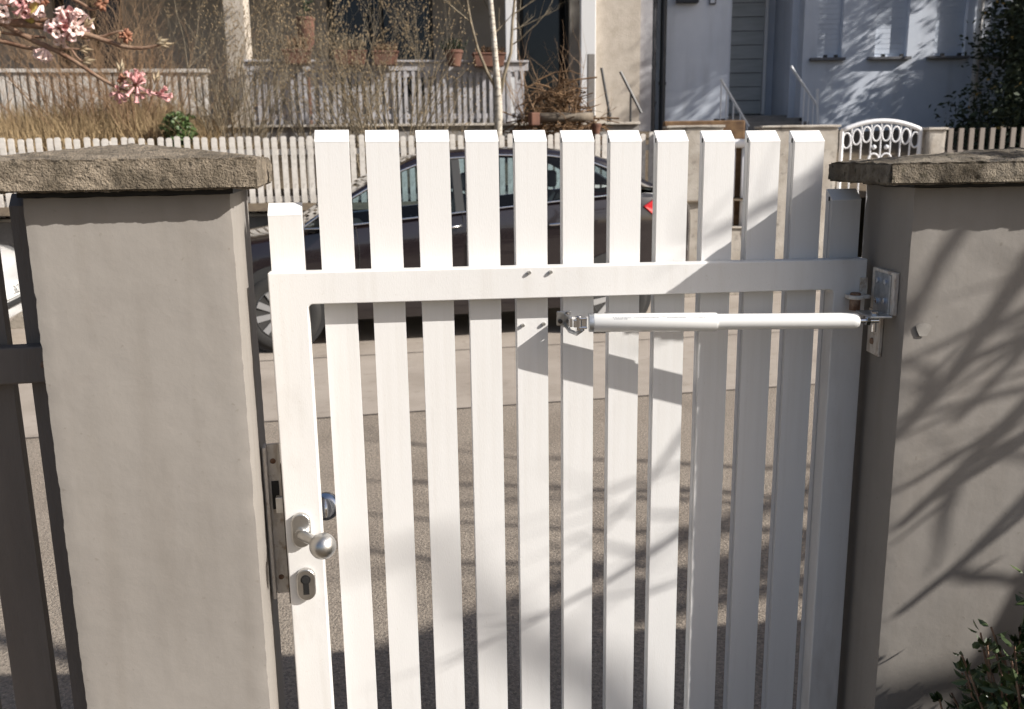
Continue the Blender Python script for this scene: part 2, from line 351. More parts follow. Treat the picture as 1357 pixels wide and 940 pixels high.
# ---------------------------------------------------------------- gate closer (tube damper)
clo = empty('gate_closer', P0, GA)
tag(clo, 'white tubular gate closer fixed across the right half of the gate below its rail', 'gate closer')
cA = Vector((.4925, -.046, 1.2385)); cB = Vector((.915, -.112, 1.2375)); ca = (cB - cA).normalized(); L = (cB - cA).length
def ax(t): return cA + ca * t
tb = MB(); tb.lathe([(.0145, .0), (.0152, .0015), (.0152, .196), (.0147, .198), (.0138, .198)], cA, ca, 32); big = tb.build('outer_tube', MT['closer'], clo, sharp=40)
tb = MB(); tb.lathe([(.0130, .196), (.0130, L - .012), (.0124, L - .006), (.0105, L - .002), (.007, L)], cA, ca, 32); tb.build('inner_tube', MT['closer'], clo, sharp=40)
tb = MB(); tb.lathe([(.0140, -.0085), (.0150, -.0075), (.0150, -.0005), (.0135, .0005)], cA, ca, 28); tb.build('end_collar', MT['galv'], clo, sharp=40)
tb = MB(); tb.lathe([(.0042, L - .002), (.0042, L + .030)], cA, ca, 14); tb.lathe([(.0075, L + .010), (.0075, L + .016)], cA, ca, 6); tb.build('piston_rod', MT['chrome'], clo, sharp=40)
# clevis that hooks the closer to the picket
cv = MB(); cv.box((.470, -.045, 1.2385), (.022, .006, .013)); cv.box((.455, -.024, 1.2405), (.006, .044, .016)); cv.box((.474, -.044, 1.231), (.014, .014, .004)); cv.box((.474, -.044, 1.246), (.014, .014, .004))
cv.lathe([(.0055, -.012), (.0055, .012)], (.468, -.045, 1.2385), (0, 0, 1), 14)
cv.build('clevis', MT['chrome'], clo, bevel=.0012)
cv = MB(); cv.bb(.4395, .4625, -.0035, -.0002, 1.228, 1.252); cv.build('fixing_plate', MT['steel'], clo, bevel=.001)
for du, dz in ((.445, 1.2355), (.4565, 1.2465)):
    s_ = MB(); s_.lathe([(.0038, 0), (.0038, .004), (.002, .0052)], (du, -.0035, dz), (0, -1, 0), 10); s_.build('screw', MT['darkmetal'], clo, sharp=40)
cv = MB(); cv.tube([(.452, -.010, 1.232), (.458, -.022, 1.222), (.466, -.038, 1.220), (.474, -.048, 1.229)], .0036, 10); cv.build('hook', MT['galv'], clo, smooth=True)
# small print along the closer (rows of fine strokes)
rnd = random.Random(5)
pr = MB(); up_ = Vector((0, -.45, .89)).normalized()
for (t0, t1, row) in ((.028, .058, 0), (.030, .052, -1), (.062, .100, 0), (.107, .150, .5), (.115, .146, -.4), (.158, .178, -.2)):
    t = t0
    while t < t1:
        wd = rnd.uniform(.0012, .003); ang = R(40 + row * 8)
        rad_ = .01532; n1 = Vector((0, -math.cos(ang), math.sin(ang))); tt = Vector((0, math.sin(ang), math.cos(ang)))
        c_ = ax(t) + n1 * rad_; h_ = .0008
        pr.add([c_ - tt * h_, c_ + ca * wd - tt * h_, c_ + ca * wd + tt * h_, c_ + tt * h_], [(0, 1, 2, 3)]); t += wd + rnd.uniform(.0006, .0016)
pr.build('printed_text', MT['print'], big)

# ================================================================== PILLARS
def rough_box(x0, x1, y0, y1, z0, z1, nx, ny, nz_, amp, edge, seed, freq=18, roof=0, batter=0):
    bm = bmesh.new()
    def fbm(p): return mnoise.noise(p * freq) * .6 + mnoise.noise(p * freq * 2.7) * .3 + mnoise.noise(p * freq * 6.5) * .2
    seedv = Vector((seed * 7.3, seed * 3.1, seed * 1.7)); cache = {}
    def vert(i, j, k):
        key = (i, j, k)
        if key in cache: return cache[key]
        fx, fy, fz_ = i / nx, j / ny, k / nz_
        x, y, z = x0 + (x1 - x0) * fx, y0 + (y1 - y0) * fy, z0 + (z1 - z0) * fz_
        if roof and k == nz_:
            z += roof * max(0, min(1, min((1 - abs(2 * fx - 1)), (1 - abs(2 * fy - 1))))) ** .9
        p = Vector((x, y, z)); nrm = Vector((-1 if i == 0 else 1 if i == nx else 0, -1 if j == 0 else 1 if j == ny else 0, -1 if k == 0 else 1 if k == nz_ else 0))
        cnt = sum(1 for c in nrm if c); q = p + seedv
        d = fbm(q) * amp
        if cnt >= 2: d -= edge * (.35 + abs(mnoise.noise(q * freq * 1.3)) * 1.6)
        p = p + nrm.normalized() * d
        v = bm.verts.new(p); cache[key] = v; return v
    def quad(a, b_, c, d_):
        bm.faces.new([vert(*a), vert(*b_), vert(*c), vert(*d_)])
    for i in range(nx):
        for k in range(nz_):
            quad((i, 0, k), (i + 1, 0, k), (i + 1, 0, k + 1), (i, 0, k + 1)); quad((i + 1, ny, k), (i, ny, k), (i, ny, k + 1), (i + 1, ny, k + 1))
    for j in range(ny):
        for k in range(nz_):
            quad((0, j + 1, k), (0, j, k), (0, j, k + 1), (0, j + 1, k + 1)); quad((nx, j, k), (nx, j + 1, k), (nx, j + 1, k + 1), (nx, j, k + 1))
    for i in range(nx):
        for j in range(ny):
            quad((i, j, nz_), (i + 1, j, nz_), (i + 1, j + 1, nz_), (i, j + 1, nz_)); quad((i, j + 1, 0), (i + 1, j + 1, 0), (i + 1, j, 0), (i, j, 0))
    return bm
def from_bm(bm, name, mat, parent, sharp=35):
    me = bpy.data.meshes.new(name); bm.to_mesh(me); bm.free(); me.materials.append(mat); me.shade_smooth()
    if sharp: me.set_sharp_from_angle(angle=R(sharp))
    o = bpy.data.objects.new(name, me); o.parent = parent; col.objects.link(o); return o
def gw(u, n_, z=0): return P0 + gd * u + gn * n_ + Vector((0, 0, z))
# left pillar: origin at its front right edge
pl = empty('gate_pillar', gw(-.045, -.153), R(11.5))
tag(pl, 'grey painted pillar with rough concrete cap left of the gate, at the lock side', 'pillar')
from_bm(rough_box(-.266, 0, 0, .30, 0, 1.459, 26, 24, 150, .0009, .0022, 1, 34), 'shaft', MT['plaster'], pl, 30)
from_bm(rough_box(-.335, .040, -.040, .34, 1.466, 1.507, 150, 120, 16, .0036, .0085, 2, 70, roof=.023), 'cap', MT['cap'], pl, 80)
fj = MB(); fj.bb(-.270, .004, -.005, .304, 1.4590, 1.4655); fj.build('black_joint', MT['black'], pl)  # thin black strip between shaft and cap
prr = empty('gate_pillar', gw(.968, -.153), R(0.5))
tag(prr, 'grey painted pillar with mossy concrete cap right of the gate, at the hinge side', 'pillar')
from_bm(rough_box(0, .42, 0, .19, 0, 1.449, 34, 16, 130, .0009, .0020, 3, 34), 'shaft', MT['plaster'], prr, 30)
from_bm(rough_box(-.058, .46, -.044, .215, 1.455, 1.486, 170, 100, 14, .0044, .0125, 4, 45, roof=.021), 'cap', MT['capR'], prr, 80)
fj = MB(); fj.bb(-.004, .424, -.005, .194, 1.4490, 1.4545); fj.build('black_joint', MT['black'], prr)  # same black strip below the right cap
pt = MB(); pt.add([(.030 + .011 * math.cos(a) * (1 + .25 * math.sin(3 * a)), -.0028, 1.228 + .013 * math.sin(a) * (1 + .2 * math.cos(2 * a))) for a in [i * math.pi / 7 for i in range(14)]], [tuple(range(14))])
pt.build('paint_patch', M('pale_plaster_patch', (.265, .245, .22), (.31, .288, .26), 60, .85), prr)

# strike plate on the left pillar
sk = empty('strike_plate', gw(-.053, 0.0), R(11.5))
tag(sk, 'cream painted steel strike plate on the left pillar beside the lock', 'strike plate')
s_ = MB(); s_.bb(.001, .006, .004, .034, .770, 1.040); s_.build('plate', MT['oldpaint'], sk, bevel=.001)
s_ = MB(); s_.bb(.0062, .0265, .026, .031, .770, 1.040); s_.build('stop_flange', MT['oldpaint'], sk, bevel=.001)
s_ = MB(); s_.bb(.010, .022, .0245, .0258, .925, .975); s_.build('latch_slot', MT['black'], sk)
for z0 in (.80, 1.01):
    s_ = MB(); s_.lathe([(.005, 0), (.004, .0018)], (.015, .026, z0), (0, -1, 0), 10); s_.build('screw', MT['rust'], sk, sharp=40)

# closer bracket on the right pillar's inner face
br = empty('closer_bracket', gw(.968, -.153), R(0.5))
tag(br, 'galvanised angle bracket with cream backing plates on the right pillar holding the closer', 'bracket')
s_ = MB(); s_.bb(-.0075, -.0005, .028, .118, 1.245, 1.314); s_.build('backing_plate', MT['oldpaint'], br, bevel=.0012)
s_ = MB(); s_.bb(-.0105, -.0076, .040, .100, 1.243, 1.309); s_.build('angle_plate', MT['galv'], br, bevel=.0008)
s_ = MB(); s_.bb(-.046, -.0106, .020, .082, 1.243, 1.2465); s_.build('shelf', MT['galv'], br, bevel=.0008)
for y0, z0 in ((.054, 1.296), (.084, 1.296), (.054, 1.266), (.084, 1.262)):
    s_ = MB(); s_.lathe([(.0052, 0), (.0052, .0035), (.003, .0045)], (-.0104, y0, z0), (-1, 0, 0), 6); s_.build('hex_screw', MT['chrome'], br, sharp=30)
s_ = MB(); s_.lathe([(.0062, 0), (.0062, .005), (.003, .006)], (-.033, .036, 1.2465), (0, 0, 1), 6); s_.lathe([(.004, -.024), (.004, 0)], (-.033, .036, 1.243), (0, 0, 1), 10); s_.build('pivot_bolt', MT['chrome'], br, sharp=30)
s_ = MB(); s_.bb(-.0065, -.0005, .075, .125, 1.168, 1.244); s_.build('lower_plate', MT['oldpaint'], br, bevel=.0012)
s_ = MB(); s_.lathe([(.006, 0), (.005, .003)], (-.0064, .102, 1.19), (-1, 0, 0), 10); s_.build('screw', MT['rust'], br, sharp=40)

# ---------------------------------------------------------------- taupe fences left and right
def board_fence(name, label, base, ang, x0, count, step, side, ztop=1.438, seed=0):
    e = empty(name, base, ang); tag(e, label, 'fence')
    wd = .062; mb = MB()
    mb.prism([(0, 0, .05), (0, .024, .05), (0, .024, ztop + .018), (0, .020, ztop + .018), (0, 0, ztop)], (wd, 0, 0)); me = mb.mesh('board', MT['fencebrown'])
    r_ = random.Random(seed)
    for i in range(count):
        o = inst(me, 'board', e, (x0 + side * i * step + r_.uniform(-.002, .002), 0, r_.uniform(-.004, .004)))
    xa, xb = sorted((x0 + (wd if side < 0 else 0), x0 + side * count * step))
    for z0 in (1.170, .25):
        rb = MB(); rb.bb(xa - .01, xb, -.032, -.0005, z0, z0 + .058); rail = rb.build('rail', MT['fencebrown'], e, bevel=.003)
        if z0 > 1:
            for i in range(0, count, 1):
                if i % 2 == 0:
                    s2 = MB(); s2.lathe([(.0065, 0), (.0065, .003), (.004, .004)], (x0 + side * i * step + wd / 2, -.032, z0 + .029), (0, -1, 0), 8); s2.build('bolt', MT['rust'], rail, sharp=40)
    return e
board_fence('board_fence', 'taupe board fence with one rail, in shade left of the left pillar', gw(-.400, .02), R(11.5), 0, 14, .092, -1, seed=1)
board_fence('board_fence', 'taupe board fence running on behind the right pillar', gw(1.30, 0.02), R(6), .08, 42, .082, 1, 1.47, seed=2)

# ================================================================== CAR
def make_car(name, label, loc, ang, paint, plate=None, rearplate=False):
    e = empty(name, loc, ang); tag(e, label, 'car')
    Wd = .90; yc = .90                      # near side at y=0, far side at y=1.8
    #      x     halfw  ztop  zshould zbot
    st = [(-.92, .52, .62, .50, .30), (-.86, .70, .72, .55, .24), (-.70, .80, .80, .62, .22), (-.40, .87, .87, .68, .21), (0, .895, .93, .74, .21), (.30, .90, .97, .78, .21),
          (.62, .90, 1.00, .80, .20), (1.0, .90, 1.035, .82, .20), (1.4, .90, 1.075, .85, .20), (1.85, .90, 1.115, .88, .20), (2.3, .90, 1.15, .90, .21), (2.7, .90, 1.18, .92, .22),
          (3.0, .895, 1.195, .93, .23), (3.25, .88, 1.195, .92, .25), (3.48, .83, 1.17, .90, .30), (3.60, .72, 1.10, .86, .34), (3.64, .60, .98, .80, .40)]
    def ring(s):
        x, hw, zt, zs, zb = s
        half = [(0, zt + .035), (hw * .55, zt + .022), (hw * .86, zt), (hw * .965, zt - .035), (hw * .992, zt - .12), (hw, zs), (hw * .99, zs - .12), (hw * .985, (zs + zb) / 2 - .05), (hw * .97, zb + .10), (hw * .93, zb + .02), (hw * .80, zb), (0, zb)]
        left = [(x, yc - y, z) for y, z in half]; right = [(x, yc + y, z) for y, z in half[1:-1]][::-1]
        return left + right
    mb = MB(); k = len(ring(st[0]))
    for s in st: mb.v += ring(s)
    nS = len(st)
    half_n = 12
    for i in range(nS - 1):
        for j in range(k):
            j2 = (j + 1) % k
            # leave the cabin open at the top
            if .30 <= st[i][0] and st[i + 1][0] <= 3.25 and (j in (0, 1) or j in (k - 1, k - 2)): continue
            mb.f.append((i * k + j, i * k + j2, (i + 1) * k + j2, (i + 1) * k + j))
    mb.f.append(tuple(range(k))); mb.f.append(tuple(range((nS - 1) * k, nS * k)))
    body = mb.build('body', paint, e, sharp=38)
    # greenhouse
    belt = lambda x: 1.0 + (x - .62) * .0855 if x > .3 else .97
    def top(x):
        T = [(.30, 1.06), (.62, 1.215), (.75, 1.285), (1.03, 1.42), (1.14, 1.46), (1.44, 1.515), (1.86, 1.535), (2.29, 1.525), (2.55, 1.49), (2.7, 1.452), (2.82, 1.405), (2.95, 1.33), (3.05, 1.25)]
        for (a, za), (b_, zb) in zip(T, T[1:]):
            if a <= x <= b_: return za + (zb - za) * (x - a) / (b_ - a)
        return T[0][1] if x < T[0][0] else T[-1][1]
    yb_ = lambda x: .045; 
    def sidept(x, z, far=False):
        zb = belt(x); t = (z - zb) / .5; y = .055 + .21 * t + .06 * max(0, .9 - x) * 0
        return (x, 1.8 - y if far else y, z)
    xs = [.34, .5, .62, .75, .9, 1.03, 1.14, 1.3, 1.44, 1.65, 1.86, 2.08, 2.29, 2.45, 2.55, 2.7, 2.82, 2.95, 3.03]
    for far in (False, True):
        # glass: front quarter + front door, rear door, rear quarter
        for lo_, hi_ in ((.34, 1.45), (1.52, 2.45), (2.50, 3.03)):
            pts = sorted(set([x for x in xs if lo_ <= x <= hi_] + [lo_, hi_]))
            mg = MB()
            for x in pts: mg.v += [sidept(x, belt(x) + .012, far), sidept(x, max(top(x) - .012, belt(x) + .02), far)]
            mg.f = [(2 * i, 2 * i + 2, 2 * i + 3, 2 * i + 1) for i in range(len(pts) - 1)]
            mg.build('window', MT['carglass'], e)
        for x_ in (1.485, 2.475):
            pb = MB(); q = [sidept(x_ - .04, belt(x_), far), sidept(x_ + .04, belt(x_), far), sidept(x_ + .03, top(x_), far), sidept(x_ - .05, top(x_), far)]
            pb.prism(q, (0, .02 if far else -.004 + .02, 0)); pb.build('pillar_trim', MT['plastic'], e)
        ct = MB(); o_ = .006 if far else -.006
        line = [Vector(sidept(x, belt(x), far)) + Vector((0, o_, 0)) for x in xs]; up2 = [Vector(sidept(x, top(x), far)) + Vector((0, o_, 0)) for x in xs]
        ct.tube([Vector(sidept(.2, belt(.34), far))] + line + [Vector(sidept(3.06, belt(3.06) + .03, far))] + up2[::-1] + [Vector(sidept(.2, belt(.34) + .004, far))], .0085, 6); ct.build('chrome_trim', MT['chrome'], e, smooth=True)
        # cant rail between chrome line and roof
    roofz = [(.22, 1.02), (.42, 1.15), (.63, 1.275), (.75, 1.345), (1.05, 1.50), (1.16, 1.545), (1.47, 1.59), (1.89, 1.612), (2.34, 1.60), (2.7, 1.555), (2.95, 1.475), (3.15, 1.37), (3.32, 1.255), (3.42, 1.19)]
    rm = MB(); rows = []
    for x, z in roofz:
        zt = min(top(x) + .0, z - .01); xs_ = x
        yb2 = sidept(min(x, 3.05), max(zt, belt(min(x, 3.05))))[1]
        if x > 3.05: yb2 = .20 ; zt = min(z - .02, 1.24)
        sec = [(yb2, zt + .004), (yb2 + .05, zt + (z - zt) * .55), (yb2 + .16, zt + (z - zt) * .85), (.6, z - .004), (.9, z)]
        full = [(x, y, zz) for y, zz in sec] + [(x, 1.8 - y, zz) for y, zz in sec[:-1][::-1]]
        rows.append(full)
    kk = len(rows[0])
    for r_ in rows: rm.v += r_
    wnd = MB(); rear = MB(); 
    for i in range(len(rows) - 1):
        for j in range(kk - 1):
            f_ = (i * kk + j, i * kk + j + 1, (i + 1) * kk + j + 1, (i + 1) * kk + j)
            mid = 2 <= j <= kk - 4 or j in (1, kk - 3)
            if i < 4 and 2 <= j <= kk - 4: wnd.add([rm.v[q] for q in f_], [(0, 1, 2, 3)])
            elif i >= len(rows) - 4 and 2 <= j <= kk - 4: rear.add([rm.v[q] for q in f_], [(0, 1, 2, 3)])
            else: rm.f.append(f_)
    rf = rm.build('roof', paint, e, sharp=45)
    so_ = rf.modifiers.new('thick', 'SOLIDIFY'); so_.thickness = .02; so_.offset = -1
    wnd.build('windscreen', MT['carglass'], e, smooth=True); rear.build('rear_window', MT['carglass'], e, smooth=True)
    # cabin: floor, dash, seats
    fl = MB(); fl.bb(.35, 3.2, .12, 1.68, .45, .50); fl.bb(.25, .75, .14, 1.66, .5, .96); fl.bb(2.75, 3.3, .16, 1.64, .5, 1.06); fl.build('cabin_floor', MT['plastic'], e)
    for sx, sy in ((1.35, .30), (1.35, 1.02), (2.3, .25), (2.3, 1.0)):
        se = MB(); wS = .50; se.bb(sx - .35, sx + .1, sy, sy + wS, .5, .75)
        se.prism([(sx - .03, sy + .02, .70), (sx + .10, sy + .02, .70), (sx + .30, sy + .02, 1.20), (sx + .22, sy + .02, 1.22)], (0, wS - .04, 0)); so2 = se.build('seat', MT['plastic'], e, bevel=.04, seg=3)
        hd = MB(); hd.box((sx + .29, sy + wS / 2, 1.31), (.09, .24, .16)); hd.build('headrest', MT['plastic'], so2, bevel=.03, seg=3)
    # wheels
    rw = .312
    tyre = MB(); tyre.lathe([(.195, -.085), (.215, -.100), (.27, -.105), (.302, -.09), (rw, -.06), (rw, .06), (.302, .09), (.27, .105), (.195, .085)], (0, 0, 0), (0, 1, 0), 40); tym = tyre.mesh('tyre', MT['rubber'], True)
    rim = MB(); rim.lathe([(.236, -.102), (.240, -.098), (.240, -.085), (.226, -.08), (.222, .06), (.236, .09)], (0, 0, 0), (0, 1, 0), 40)
    rim.f.pop(); rim.f.pop()
    for q in range(10):
        a = 2 * math.pi * q / 10 + .2; d_ = Vector((math.cos(a), 0, math.sin(a))); p_ = Vector((-math.sin(a), 0, math.cos(a)))
        rim.prism([d_ * .04 + p_ * .022 + Vector((0, -.085, 0)), d_ * .04 - p_ * .022 + Vector((0, -.085, 0)), d_ * .232 - p_ * .030 + Vector((0, -.098, 0)), d_ * .232 + p_ * .030 + Vector((0, -.098, 0))], (0, .025, 0))
    rim.lathe([(.05, -.075), (.05, -.094), (.04, -.098)], (0, 0, 0), (0, 1, 0), 20); rimm = rim.mesh('rim', MT['alloy'])
    disc = MB(); disc.lathe([(.214, -.03), (.214, -.02)], (0, 0, 0), (0, 1, 0), 28); dm = disc.mesh('brake_disc', MT['darkmetal'])
    arch = MB(); arch.lathe([(.36, -.004), (.36, .05)], (0, 0, 0), (0, 1, 0), 40); am = arch.mesh('wheel_arch', MT['plastic'])
    for wx in (0, 2.81):
        for far in (0, 1):
            ww = empty('wheel', (wx, (.055 if not far else 1.745), rw + .003), 0 if not far else math.pi); ww.parent = e
            for me_, nm in ((tym, 'tyre'), (rimm, 'rim'), (dm, 'brake_disc')): inst(me_, nm, ww, (0, 0, 0), 0, None if nm == 'tyre' else (.86, 1, .86))
            inst(am, 'wheel_arch', e, (wx, .0 if not far else 1.8, rw + .03), 0 if not far else math.pi)
    # details
    for far in (0, 1):
        F_ = lambda y: 1.8 - y if far else y
        tl = MB(); tl.prism([(3.08, F_(-.004), 1.085), (3.20, F_(.005), 1.155), (3.44, F_(.065), 1.145), (3.56, F_(.16), 0.95), (3.56, F_(.16), .985), (3.42, F_(.06), .96), (3.20, F_(.004), .985)], (0, .05 if not far else -.05, 0)); tl.build('tail_light', MT['red'], e, bevel=.012)
        hl = MB(); hl.prism([(-.30, F_(.06), .80), (-.62, F_(.15), .74), (-.80, F_(.28), .66), (-.78, F_(.27), .58), (-.55, F_(.12), .63)], (0, .06 if not far else -.06, 0)); hl.build('headlight', MT['lampclear'], e, bevel=.01)
        mi = MB(); mi.box((.42, F_(-.09), 1.06), (.11, .19, .12)); mi.box((.44, F_(.02), 1.03), (.06, .10, .03)); mi.build('wing_mirror', paint, e, bevel=.03, seg=3)
        for hx in (1.28, 2.22):
            dh = MB(); dh.tube([(hx, F_(.012), .955), (hx + .03, F_(-.028), .957), (hx + .17, F_(-.028), .964), (hx + .2, F_(.012), .966)], .011, 6); dh.build('door_handle', MT['chrome'], e, smooth=True)
        for dx in (.62, 1.5, 2.42):
            dg = MB(); dg.tube([(dx, F_(.0015), .36), (dx + .02, F_(-.001), .80), (dx, F_(.022), 1.0 + .085 * (dx - .62) - .02)], .0035, 4); dg.build('door_gap', MT['black'], e)
    bp_ = MB(); bp_.bb(3.60, 3.66, .38, 1.42, .42, .56); bp_.build('bumper_trim', MT['plastic'], e, bevel=.02)
    bp_ = MB(); bp_.bb(-.955, -.90, .45, 1.35, .385, .425); bp_.build('bumper_trim', MT['plastic'], e, bevel=.012)
    if plate:
        pp = MB(); pp.bb(-.948, -.93, .78, 1.30, .455, .565); po = pp.build('number_plate', MT['platewhite'], e, bevel=.002)
        cu = bpy.data.curves.new('digits', 'FONT'); cu.body = plate; cu.size = .105; cu.align_x = 'RIGHT'
        to = bpy.data.objects.new('digits', cu); col.objects.link(to); dg_ = bpy.context.evaluated_depsgraph_get()
        tme = bpy.data.meshes.new_from_object(to.evaluated_get(dg_)); bpy.data.objects.remove(to)
        tme.materials.append(MT['ink'])
        t2 = bpy.data.objects.new('digits', tme); col.objects.link(t2); t2.parent = po; t2.rotation_euler = (R(90), 0, R(-90)); t2.location = (-.9495, .985, .475)
    return e
CB = R(13.2); CF = Vector((-1.845, 7.192, 0))
cs = Vector((math.cos(CB), math.sin(CB), 0))
make_car('parked_car', 'dark plum saloon car with chrome window trim parked beyond the gate', CF, CB, MT['paint'])
make_car('parked_car', 'white car seen through the gap in the left fence', CF + cs * -3.07 + Vector((-math.sin(CB), math.cos(CB), 0)) * 1.8, CB + math.pi, MT['paintwhite'], plate='362')

# ================================================================== FAR SIDE OF THE STREET
FA = R(9)
fdv = Vector((math.cos(FA), math.sin(FA), 0))
def line_pt(px, base, Y0):
    "x along the far line where pixel column px meets it"
    d = Vector(((px - 678.5) / FPX, 1)); # y = base.y + tan(FA)*(x-base.x)
    t = math.tan(FA); x = d.x * (base.y - t * base.x) / (1 - d.x * t); return x
def picket_row(name, label, base, x0, x1, z0, z1, step, wd, th, mat, rails, seed, railmat=None, top='flat', posts=None):
    e = empty(name, (x0, base.y + math.tan(FA) * (x0 - base.x), 0), FA); tag(e, label, 'fence')
    Ln = (x1 - x0) / math.cos(FA); r_ = random.Random(seed)
    mb = MB()
    if top == 'flat': mb.bb(0, wd, 0, th, z0, z1)
    else: mb.prism([(0, 0, z0), (wd, 0, z0), (wd, 0, z1 - .012), (wd * .75, 0, z1), (wd * .25, 0, z1), (0, 0, z1 - .012)], (0, th, 0))
    me = mb.mesh('picket', mat); i = 0; x = 0
    while x < Ln:
        o = inst(me, 'picket', e, (x, 0, r_.uniform(-.016, .012))); o.rotation_euler = (r_.uniform(-.003, .003), r_.gauss(0, .0028), 0); x += step
    for zr, hh in rails:
        m2 = MB(); m2.bb(-.02, Ln + .02, th + .001, th + .04, zr, zr + hh); m2.build('rail', railmat or mat, e)
    if posts:
        for px_ in posts:
            if 0 <= px_ <= Ln + .01:
                m2 = MB(); m2.bb(px_ - .04, px_ + .04, th + .041, th + .12, z0 - .2, z1 - .03); m2.build('post', mat, e)
    return e
B1 = Vector((-2.5, 9.98, 0))
xl, xr = -6.4, 1.75
picket_row('picket_fence', 'low cream picket fence along the far pavement behind the dark car', B1, xl, xr, .97, 1.775, .091, .058, .02, MT['farwhite'], [(1.08, .06), (1.58, .06)], 3, top='cut', posts=[.1, 2.2, 4.3, 6.4, 8.2])
gwall = MB(); Ls = (xr + .0 - xl - 3) / math.cos(FA)
pp0 = Vector((xl - 6, B1.y + math.tan(FA) * (xl - 6 - B1.x), 0)); gwl = empty('garden_wall', pp0, FA)
tag(gwl, 'low grey plinth wall under the cream picket fence', 'wall')
Lw = (xr - xl + 6) / math.cos(FA); q = MB(); q.bb(0, Lw, -.02, .22, 0, .93); q.build('plinth', MT['plinth'], gwl, bevel=.01)
q = MB(); q.bb(-.02, Lw, -.045, .245, .931, .965); q.build('coping', MT['stone'], gwl, bevel=.008)
# raised terrace with its balustrade, and the board fence to its left
B2 = Vector((-.75, 13.0, 0))
xa, xb = -3.45, .20
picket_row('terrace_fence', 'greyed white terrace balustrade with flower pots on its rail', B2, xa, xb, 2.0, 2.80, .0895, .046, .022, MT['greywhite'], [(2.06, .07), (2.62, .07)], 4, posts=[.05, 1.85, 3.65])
tr = empty('terrace', (xa - .6, B2.y + math.tan(FA) * (xa - .6 - B2.x), 0), FA); tag(tr, 'grey rendered terrace base under the balustrade', 'terrace')
q = MB(); q.bb(0, 6.0, .0, 3.6, 1.2, 1.96); q.build('base', MT['plinth'], tr)
q = MB(); q.bb(-.03, 6.0, -.06, .3, 1.961, 1.995); q.build('coping', MT['stone'], tr, bevel=.006)
tc = empty('balustrade_shelf', (xa, B2.y + math.tan(FA) * (xa - B2.x), 0), FA); tag(tc, 'grey white shelf board along the top of the terrace balustrade', 'shelf')
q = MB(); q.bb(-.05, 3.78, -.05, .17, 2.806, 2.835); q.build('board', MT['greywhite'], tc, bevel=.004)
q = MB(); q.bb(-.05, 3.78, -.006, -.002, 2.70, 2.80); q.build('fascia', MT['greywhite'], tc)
B3 = Vector((-6.0, 12.9, 0))
picket_row('board_screen', 'close boarded white screen with capping rail at far left behind the dry shrubs', B3, -9.2, -4.2, 1.85, 2.72, .098, .064, .02, MT['farwhite'], [(1.95, .07)], 6)
q0 = empty('screen_capping', (-9.2, B3.y + math.tan(FA) * (-3.2), 0), FA); tag(q0, 'pale capping rail along the top of the boarded screen', 'rail')
q = MB(); q.bb(-.05, 5.1, -.04, .07, 2.735, 2.785); q.build('board', MT['farwhite'], q0, bevel=.005)

# ---------------------------------------------------------------- house 1 with veranda
HY = 16.6
def wallbox(mb, pxa, pxb, z0, z1, Y, dep):
    xa_ = (pxa - 678.5) / FPX * Y; xb_ = (pxb - 678.5) / FPX * Y; mb.bb(xa_, xb_, Y, Y + dep, z0, z1); return xa_, xb_
h1 = empty('beige_house', (-6, HY, 1.9)); tag(h1, 'beige rendered house with veranda posts and dark windows behind the terrace', 'house')
def h1p(mb, name, mat, **k):
    mb.v = [(x + 6, y - HY, z - 1.9) for x, y, z in mb.v]; return mb.build(name, mat, h1, **k)
X = lambda px, Y: (px - 678.5) / FPX * Y
# wall pieces around the openings
q = MB(); ops = [(X(110, HY), X(196, HY), 2.75, 5.0), (X(452, HY), X(585, HY), 2.6, 5.2), (X(694, HY), X(757, HY), 1.9, 5.0)]
xs0 = -14.0; ztop = 8.5
for (a, b_, z0, z1) in ops:
    q.bb(xs0, a, HY, HY + .35, 1.5, ztop); q.bb(a, b_, HY, HY + .35, z1, ztop)
    if z0 > 1.95: q.bb(a, b_, HY, HY + .35, 1.5, z0)
    xs0 = b_
q.bb(xs0, X(800, HY), HY, HY + .35, 1.5, ztop)
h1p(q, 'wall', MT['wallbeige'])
for (a, b_, z0, z1) in ops:
    f_ = MB(); t_ = .07
    f_.bb(a, a + t_, HY + .10, HY + .18, z0, z1); f_.bb(b_ - t_, b_, HY + .10, HY + .18, z0, z1); f_.bb(a + t_, b_ - t_, HY + .10, HY + .18, z1 - t_, z1)
    if z0 > 1.95: f_.bb(a + t_, b_ - t_, HY + .10, HY + .18, z0, z0 + t_); f_.bb((a + b_) / 2 - .03, (a + b_) / 2 + .03, HY + .10, HY + .175, z0 + t_, z1 - t_)
    wn = h1p(f_, 'window' if z0 > 1.95 else 'doorway', MT['plastic'])
    g_ = MB(); g_.bb(a, b_, HY + .20, HY + .21, z0, z1); go = g_.build('pane', MT['glassdark'], wn); go.location = (6, -HY, -1.9)
q = MB(); q.bb(-14, X(792, 14.4), 14.05, HY, 5.0, 5.25); h1p(q, 'veranda_roof', MT['wallbeige'])
q = MB(); q.bb(-14.2, X(800, HY), 13.95, HY + 6, 8.4, 8.6); h1p(q, 'roof', MT['terra'])
for pa, pb in ((323, 349), (676, 690), (771, 790)):
    q = MB(); wd = X(pb, 14.15) - X(pa, 14.15); q.bb(X(pa, 14.15), X(pb, 14.15), 14.15, 14.15 + wd, 1.9, 5.0); h1p(q, 'veranda_post', MT['frame'] if pa > 600 else MT['walllit'], bevel=.01)
q = MB(); q.bb(X(757, 15.2), X(772, 15.2), 15.2, 15.45, 1.9, 5.0); h1p(q, 'pilaster', MT['wallbeige'])
